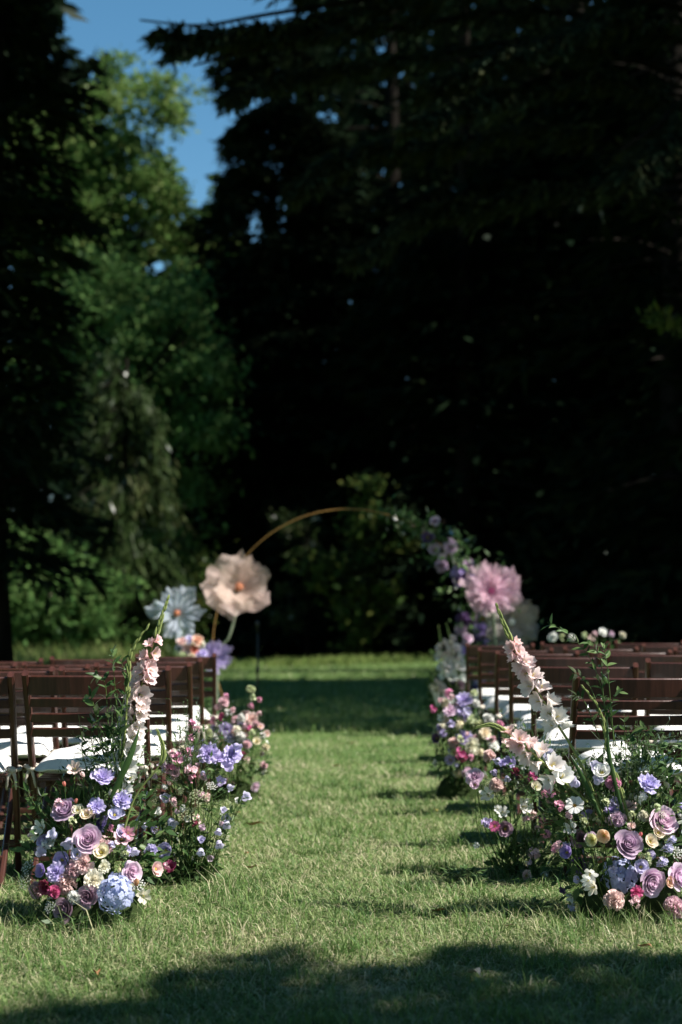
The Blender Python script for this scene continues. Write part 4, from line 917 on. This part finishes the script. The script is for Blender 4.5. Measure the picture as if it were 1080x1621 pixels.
ZR = 4.93
FR = [(1028, 1240, 36, 'ruf', 'lav'), (1050, 1299, 50, 'rose', 'lilac'), (995, 1336, 48, 'rose', 'mauve'), (1032, 1396, 50, 'rose', 'lilac'), (1076, 1387, 44, 'rose', 'lilac'), (1067, 1437, 38, 'pom', 'rosy'), (973, 1426, 36, 'pom', 'blush'), (985, 1388, 58, 'hyd', 'blue', -.05),
      (910, 1275, 32, 'daisy', 'white', -.06), (1043, 1318, 23, 'cup', 'cream'), (1030, 1332, 27, 'cup', 'cream'), (956, 1323, 26, 'cup', 'peach'), (937, 1330, 24, 'cup', 'lemon'), (919, 1328, 32, 'rose', 'dusk', .0), (897, 1349, 24, 'cup', 'violet'), (917, 1370, 28, 'ruf', 'plum', .03), (978, 1298, 30, 'pom', 'lilac'),
      (971, 1240, 26, 'pom', 'pink'), (1056, 1344, 24, 'clu', 'pale'), (1047, 1366, 24, 'clu', 'pale'), (1063, 1330, 18, 'clu', 'pale'), (1015, 1372, 28, 'cup', 'pale'), (1060, 1396, 22, 'cup', 'peach'), (1008, 1412, 22, 'ruf', 'magenta'), (1006, 1426, 26, 'clu', 'rosy'), (934, 1385, 26, 'trum', 'white'), (938, 1405, 26, 'trum', 'ivory'), (930, 1394, 20, 'trum', 'white'),
      (1016, 1262, 26, 'clu', 'white'), (953, 1222, 32, 'cup', 'white'), (943, 1215, 24, 'bell', 'pale'), (946, 1236, 22, 'bell', 'pale'), (911, 1240, 22, 'bell', 'pale'), (893, 1226, 22, 'bell', 'pale'), (886, 1276, 26, 'clu', 'pink', -.05), (900, 1291, 18, 'clu', 'rosy', -.05), (904, 1311, 24, 'trum', 'white', -.03), (1014, 1321, 14, 'bud', 'coral'), (884, 1342, 24, 'clu', 'rosy', -.06), (877, 1345, 16, 'clu', 'pink', -.06),
      (870, 1255, 26, 'clu', 'pink'), (876, 1238, 16, 'bud', 'rosy'), (941, 1362, 22, 'umb', 'ivory', .03), (1049, 1290, 14, 'umb', 'ivory'), (1070, 1350, 22, 'umb', 'white'), (1040, 1280, 20, 'clu', 'celery'), (1024, 1360, 22, 'clu', 'celery'), (1000, 1290, 16, 'clu', 'celery'), (925, 1300, 20, 'clu', 'celery'), (905, 1420, 18, 'trum', 'white', .05), (890, 1410, 16, 'clu', 'plum', .05), (1090, 1300, 34, 'ruf', 'lav'), (1098, 1420, 40, 'rose', 'lilac'), (1100, 1350, 30, 'cup', 'cream'), (960, 1270, 18, 'clu', 'celery')]
cl, b = arrangement((1000, 1440), ZR, 'large right foreground arrangement with white cosmos, spiral mauve roses and leaning gladioli', FR, (985, 1340, 120, 110), AG)
base_mound(cl, .19, .13, .17)
foliage(cl, b + [.0, .06, .26], (.30, .12, .27), 1000, .050, wisps=60)
foliage(cl, b + [.05, .06, .48], (.20, .08, .14), 160, .032, .26, wisps=80)
fillers(cl, b, 30, .20, (.30, .13, .24), (.015, .028), ['clu', 'ruf', 'pom', 'cup', 'trum'], ['pale', 'lilac', 'blush', 'white', 'celery', 'lav', 'ivory'])
foliage(cl, b + [-.16, .04, .38], (.14, .08, .15), 260, .036, .3, wisps=40)
gladiolus(cl, [P(958, 1300, 4.9), P(915, 1200, 4.92), P(872, 1130, 4.94), P(826, 1050, 4.98), P(803, 1000, 5.0), P(785, 955, 5.0)], 17, 'white', 'gladpink', .34, .74, .034, .0048)
gladiolus(cl, [P(930, 1270, 4.9), P(890, 1235, 4.88), P(846, 1195, 4.86), P(808, 1165, 4.86), P(780, 1148, 4.86), P(752, 1152, 4.86)], 11, 'white', 'gladpink', .24, .64, .035, .0042)
gladiolus(cl, [P(1000, 1312, 4.88), P(985, 1258, 4.88), P(962, 1190, 4.89), P(952, 1130, 4.9), P(921, 1084, 4.9)], 0, 'white', 'blush', .1, .22, .03, .0052)
blade_leaf(cl, [P(950, 1290, 4.86), P(922, 1230, 4.87), P(900, 1190, 4.88)], .016)
blade_leaf(cl, [P(990, 1300, 4.86), P(965, 1200, 4.87), P(962, 1135, 4.88)], .015)
for pts, n, L in [([(968, 1240), (958, 1120), (938, 1050), (905, 1008), (866, 985)], 15, .040), ([(965, 1200), (955, 1100), (950, 1040), (930, 1015)], 11, .040), ([(960, 1180), (940, 1100), (918, 1070), (905, 1066)], 7, .038), ([(975, 1180), (965, 1120), (985, 1090)], 6, .038), ([(950, 1170), (925, 1110), (908, 1100)], 5, .040), ([(972, 1180), (962, 1060), (955, 1022)], 9, .038),
                  ([(1060, 1290), (1056, 1220), (1035, 1165), (1015, 1150)], 9, .042), ([(1050, 1290), (1040, 1210), (1050, 1170)], 7, .042), ([(1000, 1270), (1005, 1220), (1015, 1190)], 7, .036), ([(1070, 1270), (1085, 1215), (1078, 1170)], 7, .036), ([(995, 1260), (990, 1180), (988, 1130)], 5, .034), ([(1050, 1300), (1080, 1260), (1100, 1220)], 7, .04), ([(985, 1250), (1000, 1200), (995, 1160)], 6, .036), ([(930, 1290), (900, 1255), (905, 1225)], 6, .036), ([(1000, 1330), (1015, 1342), (1002, 1332)], 2, .03)]:
    sprig(cl, [P(x, y, ZR - .03 + .01 * i) for i, (x, y) in enumerate(pts)], n, L)

# mid left
F = [(330, 1192, 36, 'ruf', 'lav'), (345, 1198, 26, 'ruf', 'lav'), (368, 1194, 32, 'ruf', 'lav'), (362, 1213, 26, 'bell', 'lav'), (375, 1182, 20, 'bell', 'lav'), (283, 1202, 26, 'clu', 'pink'), (298, 1190, 18, 'clu', 'pink'), (302, 1222, 30, 'clu', 'rosy'), (270, 1216, 22, 'clu', 'pink'), (290, 1186, 18, 'clu', 'ivory'), (274, 1195, 20, 'clu', 'rosy'), (305, 1231, 18, 'clu', 'pink'),
     (305, 1147, 20, 'clu', 'pink'), (303, 1169, 15, 'clu', 'pink'), (312, 1154, 14, 'clu', 'rosy'), (349, 1238, 20, 'bell', 'lav'), (364, 1246, 15, 'bell', 'pale'), (389, 1262, 20, 'bell', 'pale'), (376, 1268, 12, 'bell', 'white'), (358, 1304, 20, 'bell', 'pale'), (346, 1316, 15, 'bell', 'pale'), (347, 1336, 18, 'bell', 'pale'), (354, 1283, 13, 'bell', 'pale'), (318, 1348, 16, 'bell', 'pale'), (319, 1330, 14, 'bell', 'lav'),
     (262, 1265, 20, 'bell', 'pale'), (272, 1302, 22, 'bell', 'pale'), (230, 1305, 20, 'bell', 'pale'), (245, 1313, 17, 'clu', 'lav'), (251, 1285, 16, 'bell', 'white'), (229, 1260, 18, 'bell', 'pale'), (262, 1346, 30, 'cup', 'lav'), (269, 1373, 24, 'bell', 'burg'), (264, 1372, 18, 'clu', 'rosy'), (314, 1262, 32, 'umb', 'celery'), (298, 1290, 28, 'umb', 'celery'), (311, 1296, 22, 'clu', 'blush'), (327, 1262, 20, 'clu', 'blush'), (320, 1310, 16, 'clu', 'lilac'),
     (308, 1305, 14, 'clu', 'burg'), (246, 1268, 20, 'umb', 'celery'), (275, 1270, 18, 'clu', 'rosy'), (335, 1245, 18, 'umb', 'white'), (322, 1230, 16, 'clu', 'rosy'), (243, 1255, 16, 'clu', 'celery'), (268, 1240, 14, 'bud', 'blush'), (300, 1205, 16, 'clu', 'white'), (290, 1280, 16, 'clu', 'white')]
cl, b = arrangement((305, 1395), 5.55, 'loose left arrangement of lilac bellflowers and pink stock behind the foreground one', F, (305, 1270, 90, 110), AG, hfront=.12)
base_mound(cl, .09, .08, .08)
foliage(cl, b + [.0, 0, .30], (.16, .14, .30), 240, .034, .3, wisps=120)
fillers(cl, b, 26, .30, (.18, .15, .27), (.012, .022), ['clu', 'umb', 'bell', 'clu'], ['pale', 'celery', 'rosy', 'white', 'ivory', 'lilac'])
foliage(cl, b + [-.05, 0, .10], (.16, .12, .12), 500, .04, .4, wisps=10)
for pts in [[(330, 1390), (345, 1320), (372, 1280), (390, 1258)], [(310, 1390), (330, 1290), (340, 1230), (332, 1200)], [(300, 1390), (290, 1290), (300, 1200), (304, 1150)], [(280, 1390), (262, 1320), (240, 1290), (228, 1262)], [(320, 1390), (355, 1330), (362, 1290)], [(290, 1390), (275, 1300), (285, 1220)]]:
    sprig(cl, [P(x, y, 5.5) for x, y in pts], 6, .036)
# far left
F = [(397, 1092, 16, 'pom', 'celery'), (401, 1105, 15, 'clu', 'celery'), (411, 1107, 11, 'clu', 'pink'), (358, 1102, 12, 'clu', 'pink'), (354, 1112, 18, 'pom', 'rosy'), (368, 1124, 14, 'clu', 'rosy'), (351, 1135, 18, 'clu', 'magenta'), (358, 1154, 24, 'ruf', 'lav'), (398, 1138, 24, 'ruf', 'blush'), (398, 1118, 13, 'clu', 'pink'), (395, 1154, 15, 'clu', 'magenta'), (382, 1137, 15, 'pom', 'white'), (366, 1166, 26, 'ruf', 'pale'), (350, 1167, 18, 'cup', 'peach'),
     (382, 1167, 18, 'pom', 'white'), (391, 1178, 18, 'cup', 'pale'), (407, 1173, 16, 'cup', 'cream'), (422, 1161, 14, 'cup', 'blush'), (384, 1195, 18, 'clu', 'burg'), (340, 1168, 18, 'pom', 'white'), (347, 1184, 26, 'ruf', 'cream'), (421, 1183, 13, 'pom', 'cream'), (405, 1146, 16, 'clu', 'rosy'), (372, 1140, 18, 'clu', 'rosy'), (362, 1128, 18, 'clu', 'white'), (345, 1120, 16, 'clu', 'rosy'), (338, 1140, 18, 'clu', 'pink'), (388, 1150, 16, 'clu', 'rosy'), (375, 1155, 16, 'clu', 'ivory'), (412, 1150, 14, 'cup', 'blush'), (332, 1160, 16, 'clu', 'celery'), (400, 1160, 14, 'clu', 'celery'), (410, 1130, 12, 'clu', 'rosy')]
cl, b = arrangement((372, 1240), 8.0, 'far left arrangement of small pink, cream and lavender blooms beyond the bellflowers', F, (375, 1150, 60, 70), AG, hfront=.12)
base_mound(cl, .14, .1, .12); foliage(cl, b + [.0, 0, .25], (.19, .12, .24), 520, .045, .35, wisps=60)
fillers(cl, b, 34, .26, (.22, .17, .25), (.018, .032), ['clu', 'ruf', 'pom', 'cup'], ['rosy', 'blush', 'white', 'lilac', 'celery', 'pale', 'cream'])
# mid right
F = [(751, 1229, 30, 'rose', 'lilac'), (786, 1243, 24, 'pom', 'blush'), (775, 1197, 22, 'pom', 'blush'), (772, 1258, 26, 'trum', 'white'), (796, 1285, 22, 'trum', 'white'), (788, 1280, 14, 'trum', 'white'), (830, 1277, 30, 'trum', 'white'), (843, 1292, 20, 'clu', 'blush'), (833, 1296, 16, 'clu', 'rosy'), (857, 1296, 20, 'clu', 'pink'), (865, 1321, 22, 'clu', 'pink'), (851, 1312, 16, 'clu', 'blush'), (844, 1351, 28, 'clu', 'rosy'), (838, 1366, 14, 'clu', 'lilac'), (841, 1231, 22, 'clu', 'magenta'), (770, 1303, 24, 'clu', 'lav'), (783, 1308, 18, 'daisy', 'magenta'),
     (800, 1312, 28, 'cup', 'dusk'), (789, 1204, 16, 'bell', 'pale'), (807, 1206, 22, 'ruf', 'lav'), (815, 1221, 18, 'clu', 'burg'), (796, 1207, 16, 'ruf', 'lav'), (803, 1232, 14, 'bell', 'pale'), (783, 1222, 14, 'bell', 'lav'), (868, 1196, 26, 'bell', 'pale', .0), (862, 1258, 20, 'clu', 'pink'), (872, 1270, 18, 'clu', 'rosy'), (868, 1285, 18, 'clu', 'celery'), (763, 1250, 20, 'umb', 'celery'), (776, 1240, 18, 'umb', 'celery'), (808, 1255, 14, 'bud', 'celery'), (834, 1386, 20, 'cup', 'blush'), (752, 1242, 18, 'cup', 'lilac'), (848, 1245, 20, 'cup', 'ivory'), (860, 1385, 14, 'trum', 'white'), (755, 1338, 12, 'trum', 'white')]
cl, b = arrangement((822, 1372), 5.75, 'loose right arrangement of white freesias and pink florets on dark upright stems', F, (805, 1280, 80, 100), AG, hfront=.10)
base_mound(cl, .07, .06, .05); foliage(cl, b + [.05, 0, .34], (.14, .12, .26), 300, .034, .3, wisps=90); foliage(cl, b + [.03, 0, .05], (.14, .10, .07), 300, .04, .4, wisps=6)
for pts in [[(820, 1370), (815, 1290), (800, 1220), (792, 1200)], [(828, 1370), (835, 1310), (845, 1240)], [(822, 1370), (806, 1310), (790, 1290)], [(826, 1370), (830, 1300), (836, 1180), (828, 1140)], [(835, 1370), (858, 1310), (866, 1260)]]:
    sprig(cl, [P(x, y, 5.72) for x, y in pts], 5, .034, spread=.6)
# far right
F = [(711, 1097, 20, 'clu', 'pink'), (715, 1104, 14, 'clu', 'rosy'), (686, 1123, 17, 'clu', 'magenta'), (735, 1107, 28, 'ruf', 'lav'), (706, 1113, 18, 'clu', 'cream'), (713, 1124, 24, 'ruf', 'lilac'), (700, 1136, 16, 'trum', 'white'), (727, 1129, 18, 'clu', 'lav'), (738, 1129, 22, 'clu', 'pale'), (727, 1148, 24, 'clu', 'cream'), (716, 1147, 18, 'clu', 'lav'), (773, 1139, 20, 'pom', 'white'), (791, 1147, 19, 'clu', 'pink'), (735, 1167, 28, 'ruf', 'lav'), (718, 1176, 18, 'pom', 'blush'), (747, 1180, 26, 'ruf', 'ivory'), (727, 1193, 26, 'clu', 'magenta'), (745, 1199, 14, 'clu', 'pink'), (769, 1160, 22, 'ruf', 'cream'), (691, 1169, 18, 'cup', 'plum'), (750, 1099, 18, 'clu', 'celery'), (753, 1114, 15, 'pom', 'white'), (735, 1200, 18, 'clu', 'magenta'),
     (746, 1140, 22, 'clu', 'celery'), (758, 1170, 18, 'clu', 'celery'), (700, 1150, 16, 'clu', 'ivory'), (708, 1165, 16, 'clu', 'celery'), (722, 1212, 12, 'clu', 'pale'), (698, 1110, 14, 'clu', 'rosy'), (760, 1192, 18, 'clu', 'cream'), (780, 1170, 16, 'clu', 'rosy')]
cl, b = arrangement((730, 1235), 8.0, 'far right dense arrangement of magenta, lavender and cream blooms by the aisle', F, (735, 1150, 55, 70), AG, hfront=.12)
base_mound(cl, .15, .1, .14); foliage(cl, b + [.0, 0, .25], (.18, .12, .25), 560, .045, .35, wisps=60)
fillers(cl, b, 34, .27, (.20, .17, .26), (.018, .034), ['clu', 'ruf', 'pom', 'cup'], ['pale', 'lav', 'white', 'lilac', 'celery', 'rosy', 'cream'])

# ------------------------------------------------------------------ the hoop arch with its garland and giant fabric flowers
ZA = 12.5
C0 = P(552, 1020, ZA); RA = 214 / FPX * ZA
gz = float(ground(C0[0], ZA))
cut = math.asin(-(C0[2] - gz - .0) / RA)
arch = empty('hoop_arch', (C0[0], ZA, gz), 'thin gold hoop arch standing on the shaded lawn at the end of the aisle', 'arch')
a = np.linspace(PI - cut, cut, 72); mb = MB()
tube(mb, np.stack([RA * np.cos(a), 0 * a, C0[2] - gz + RA * np.sin(a)], 1), .0052, 8); mb.build('ring', M_gold, arch)
for s in (-1, 1):
    mb = MB(); x = s * RA * math.cos(cut); loft(mb, [(x, -.22, .008), (x, .22, .008)], .10, .012, (0, 0, 1), .2); mb.build('foot_plate', M_gold, arch)
def ringp(deg, dr=0): return np.array([C0[0] + (RA + dr) * math.cos(math.radians(deg)), ZA, C0[2] + (RA + dr) * math.sin(math.radians(deg))])
gl = empty('flower_garland', tuple(ringp(10)), 'garland of lilac and mauve blooms darkened for shade, climbing the right side of the hoop', 'garland'); gb = np.array(gl.location)
mb = MB(); n = 950
dg = 74 - 105 * rng.uniform(0, 1, n) ** .8; wd = .05 + .11 * sstep(75, 10, dg)
V = np.array([ringp(x) for x in dg]) + rng.normal(0, 1, (n, 3)) * wd[:, None] - gb
leaf_quads(mb, V, rng.normal(size=(n, 3)) + [0, -.4, .2], rng.normal(size=(n, 3)) + [0, -.5, .6], rng.uniform(.05, .11, n), rng.uniform(.025, .05, n), rng.uniform(0, 1, n)); mb.build('foliage', M_leaf, gl, kind='stuff')
for i in range(48):
    d = 55 - 86 * (i / 47) + rng.normal(0, 2); p = ringp(d) + rng.normal(0, 1, 3) * [.09, .05, .09] + [0, -.09, 0]
    add_flower(gl, str(rng.choice(['clu', 'rose', 'ruf', 'pom', 'cup'])), str(rng.choice(['lilac', 'mauve', 'violet', 'dusk', 'plum', 'violet', 'mauve', 'dusk', 'plum'])), p, nrm([rng.normal(0, .3), -1, .35]), rng.uniform(.035, .075))  # darker bloom colours picked to put the shade into the garland
def fabric_flower(px, py, Z, dia, col, label, n, tilt, centre, stem_px=None, face=(0, -1, .25), layers=2, seed=0, wave=.16, hw=.6, tip=.14):
    c = P(px, py, Z); R = np.random.default_rng(seed); rad = dia / 2 / FPX * Z
    foot = P(*stem_px[-1], Z) if stem_px else c * 1.0
    foot[2] = float(ground(foot[0], Z)); t = empty('giant_fabric_flower', tuple(foot), label, 'fabric flower', 'giant fabric flowers round the arch')
    fd = nrm(face); q = orient(fd)
    for lay in range(layers):
        for i in range(n):
            mb = MB(); petal(mb, (i + .5 * lay) * 2 * PI / n + R.normal(0, .15), hw * R.uniform(.8, 1.15), 1.0 * R.uniform(.88, 1.12) * (1 - .22 * lay), .04, -.12 + .08 * lay, tilt - .25 * lay + R.normal(0, .14), .35 + R.normal(0, .2), wave, 7, .08, .06, 14, 12, R.uniform(0, 1), 0, tip, R, .1, 1)
            v_ = mb.V[0]; ph = R.uniform(0, 6, 6); rr_ = np.linalg.norm(v_[:, :2], axis=1)
            v_ = v_ + rr_[:, None] * .05 * np.stack([np.sin(v_[:, 1] * 9 + ph[0]) * np.sin(v_[:, 0] * 7 + ph[1]), np.sin(v_[:, 0] * 10 + ph[2]) * np.sin(v_[:, 1] * 6 + ph[3]), np.sin(v_[:, 0] * 11 + ph[4]) + np.sin(v_[:, 1] * 13 + ph[5])], 1)
            mb.V[0] = v_
            o = mb.build('petal', M_organza, t, color=lin(*col)); o.rotation_mode = 'QUATERNION'; o.rotation_quaternion = q; o.location = tuple(c - foot); o.scale = (rad, rad, rad)
    mb = MB()
    for i in range(30):
        a = i * 2.4; k = .125 * math.sqrt((i + .5) / 30); tube(mb, [(k * .4 * math.cos(a), k * .4 * math.sin(a), -.1), (k * math.cos(a), k * math.sin(a), .24 - k * .4)], [.03, .028], 4)
    o = mb.build('centre', centre, t); o.rotation_mode = 'QUATERNION'; o.rotation_quaternion = q; o.location = tuple(c - foot); o.scale = (rad, rad, rad)
    pts = [c - np.array(fd) * rad * .1 - foot] + [P(x, y, Z + .12) - foot for x, y in (stem_px or [])]
    pts.append(np.array([pts[-1][0] * .3, 0.05, 0.0])); mb = MB(); tube(mb, bez(pts, 16), .011, 7, r=.8); mb.build('stem', M_stemw, t)
    return t
M_stemw = solid('wrapped_stem', [(0.3, (0.16, 0.20, 0.13)), (0.7, (0.24, 0.28, 0.19))], 20, .7)
fabric_flower(378, 931, 12.2, 106, (216, 192, 182), 'giant blush fabric poppy with a coral centre on the left of the hoop', 5, 1.05, M_orange, [(373, 970), (362, 1010), (345, 1040)], (.15, -1, .30), 2, 1, .20, 1.2, .02)
fabric_flower(280, 972, 11.4, 84, (200, 208, 222), 'giant pale blue fabric flower with pointed petals and an orange eye', 6, 1.15, M_orange, [(292, 1015), (300, 1060)], (.1, -1, .2), 2, 2, .2, .5, .3)
fabric_flower(337, 1040, 11.8, 56, (176, 160, 206), 'small purple fabric flower low behind the left chairs', 7, .9, M_throat, [(340, 1075)], (.5, -1, .1), 2, 3, .18, .95, .03)
fabric_flower(778, 938, 12.0, 86, (226, 192, 208), 'giant pink fabric peony with a magenta heart right of the hoop', 11, .95, solid('magenta_tissue', [(0.3, (0.6, 0.10, 0.28)), (0.7, (0.75, 0.22, 0.42))], 14, .8), [(782, 985), (786, 1040)], (-.1, -1, .35), 3, 4, .2, .72, .04)
fabric_flower(808, 985, 12.3, 84, (172, 165, 158), 'giant grey-white fabric flower below the pink peony', 7, 1.0, M_cloth, [(806, 1020), (800, 1060)], (.2, -1, .1), 2, 5, .18, .9, .03)
# floral groups at the arch
ARG = 'flower arrangements at the foot of the arch'
def tall_group(base_px, Z, label, flowers, cen, rad):
    cl, b = arrangement(base_px, Z, label, flowers, cen, ARG, hfront=.10)
    foliage(cl, b + [0, .05, rad[2]], rad, 900, .06, .4, wisps=30); base_mound(cl, .12, .1, .1); return cl, b
tall_group((302, 1150), 11.0, 'tall posy of blush and lilac blooms under the pale blue fabric flower', [(288, 1015, 20, 'rose', 'blush'), (300, 1012, 18, 'ruf', 'pale'), (313, 1013, 20, 'rose', 'peach'), (284, 1026, 18, 'clu', 'pale'), (296, 1027, 20, 'ruf', 'blush'), (308, 1028, 16, 'rose', 'coral'), (320, 1022, 16, 'clu', 'ivory'), (291, 1038, 16, 'clu', 'celery'), (304, 1040, 16, 'pom', 'cream'), (315, 1036, 14, 'cup', 'lav'), (322, 1034, 16, 'ruf', 'lav'), (280, 1035, 12, 'clu', 'celery'), (297, 1050, 18, 'clu', 'peach'), (310, 1052, 16, 'clu', 'lav')], (302, 1050, 40, 60), (.16, .14, .36))
cl, b = tall_group((712, 1150), 12.1, 'shaded arrangement with white gladioli at the right foot of the hoop', [(728, 1002, 18, 'clu', 'dusk'), (740, 1010, 20, 'rose', 'lilac'), (735, 1030, 18, 'ruf', 'violet'), (722, 1045, 18, 'clu', 'mauve'), (705, 1062, 16, 'clu', 'blue'), (716, 1075, 18, 'ruf', 'plum'), (700, 1090, 16, 'clu', 'mauve'), (728, 1085, 18, 'rose', 'dusk'), (695, 1105, 14, 'clu', 'lav')], (715, 1070, 40, 70), (.18, .14, .30))
for pts in [[(715, 1090), (706, 1060), (700, 1025), (694, 990)], [(722, 1090), (724, 1055), (716, 1020), (706, 985)], [(710, 1120), (700, 1100), (690, 1085), (678, 1065)]]:
    gladiolus(cl, [P(x, y, 12.0) for x, y in pts], 9, 'white', 'blush', .2, .75, .05, .005)
tall_group((960, 1130), 11.2, 'white and pink blooms rising behind the farthest right-hand chairs', [(955, 1000, 14, 'rose', 'white'), (942, 1004, 12, 'clu', 'rosy'), (925, 1006, 14, 'clu', 'celery'), (905, 1010, 12, 'pom', 'white'), (875, 1008, 16, 'rose', 'white'), (968, 1004, 12, 'clu', 'lilac'), (985, 1006, 12, 'pom', 'ivory'), (890, 1008, 12, 'clu', 'celery'), (935, 1012, 14, 'clu', 'blush')], (930, 1020, 70, 40), (.38, .14, .40))
# thin black stand left of the aisle
x, y = P(408, 1090, 13.2)[:2]; z0 = float(ground(x, y)); st = empty('microphone_stand', (x, y, z0), 'thin black microphone stand on the shaded lawn under the hoop', 'stand')
mb = MB(); tube(mb, [(0, 0, .02), (0, 0, .9)], .010, 8); tube(mb, [(0, 0, .5), (0, 0, .56)], .017, 8); mb.build('pole', M_black, st)
mb = MB(); aa = np.linspace(0, 2 * PI, 21); mb.add(np.concatenate([np.stack([.13 * np.cos(aa[:-1]), .13 * np.sin(aa[:-1]), 0 * aa[:-1]], 1), np.stack([.12 * np.cos(aa[:-1]), .12 * np.sin(aa[:-1]), 0 * aa[:-1] + .02], 1), [[0, 0, .026]]]), [(i, (i + 1) % 20, 20 + (i + 1) % 20, 20 + i) for i in range(20)], [(20 + i, 20 + (i + 1) % 20, 40) for i in range(20)]); mb.build('base', M_black, st)
mb = MB(); tube(mb, [(0, 0, .88), (0, -.03, .93), (0, -.08, .97)], [.012, .016, .02], 8); mb.build('microphone', M_black, st)

# ------------------------------------------------------------------ small things on the lawn
def dead_leaf(px, py, L, mat, label, rz):
    y = 2341.0 / (py - 970); p = P(px, py, y); x = p[0]
    mb = MB(); v = np.linspace(0, 1, 8); w = np.sin(PI * v ** .85) * .22; w[0] = .015; w[-1] = .0; V = []
    for k, (a_, b_) in enumerate(zip(v, w)):
        z = .10 * math.sin(a_ * 5 + rz) + .05; V += [(-b_, a_ - .5, z + b_ * .7), (0, a_ - .5, z), (b_, a_ - .5, z + b_ * (.4 + .5 * math.sin(rz * 3)))]
    i = np.arange(7) * 3; mb.add(V, np.concatenate([np.stack([i, i + 1, i + 4, i + 3], 1), np.stack([i + 1, i + 2, i + 5, i + 4], 1)]))
    tube(mb, [(0, -.5, .05 + .1 * math.sin(rz)), (.02, -.62, .08)], .012, 4)
    o = mb.build('fallen_leaf', mat); tag(o, label, 'leaf', 'fallen leaves on the lawn'); o.location = (x, y, float(ground(x, y)) + .022); o.scale = (L, L, L); o.rotation_euler = (.1, .1, rz)
for px, py, L, mat, lab, rz in [(401, 1305, .085, M_brownleaf, 'long curled brown leaf beside the lilac bellflowers', 1.5), (397, 1375, .055, M_brownleaf, 'short brown leaf near the left bellflower stems', 1.9), (694, 1443, .06, M_brownleaf, 'reddish brown leaf by the shadow of the right foreground arrangement', 1.2), (749, 1540, .065, M_paleleaf, 'bleached pale leaf in the near tree shadow', .5), (1020, 1503, .05, M_brownleaf, 'brown leaf at the right just above the near shadow', .9),
                            (152, 1536, .05, M_brownleaf, 'small tan leaf on the grass under the left foreground arrangement', .4), (376, 1287, .035, M_brownleaf, 'tiny tan leaf just beyond the long curled one', .8), (556, 1180, .06, M_brownleaf, 'far brown leaf in the middle of the aisle', 1.4), (690, 1287, .05, M_yellowleaf, 'small yellow leaf standing up right of the aisle', .2), (804, 1467, .035, M_brownleaf, 'tiny brown leaf below the right shadow strip', 1.8), (532, 1215, .06, M_brownleaf, 'far curled brown leaf left of mid aisle', 1.0), (390, 1352, .03, M_brownleaf, 'tiny dark brown leaf above the short brown one', .6)]:
    dead_leaf(px, py, L, mat, lab, rz)
def weed(px, py, r, n, label):
    y = 2341.0 / (py - 970); x = P(px, py, y)[0]; z = float(ground(x, y)); t = MB()
    a_ = rng.uniform(0, 6.28, n); q = rng.uniform(.05, 1, n) * r; V = np.stack([q * np.cos(a_), q * np.sin(a_), rng.uniform(.01, .05, n)], 1)
    leaf_quads(t, V, np.stack([np.cos(a_), np.sin(a_), .25 + 0 * a_], 1) + rng.normal(0, .3, (n, 3)), rng.normal(0, .3, (n, 3)) + [0, 0, 1], rng.uniform(.025, .045, n), rng.uniform(.012, .022, n), rng.uniform(.2, .9, n))
    o = t.build('weed', M_leaf); tag(o, label, 'weed', 'low weeds in the lawn'); o.location = (x, y, z)
weed(735, 1388, .07, 90, 'broad-leaved weed at the tip of the right shadow strip'); weed(285, 1395, .08, 110, 'clover at the foot of the left bellflowers'); weed(840, 1445, .06, 70, 'green weed in front of the pink florets on the right'); weed(110, 1468, .06, 60, 'clover in front of the left foreground roses')
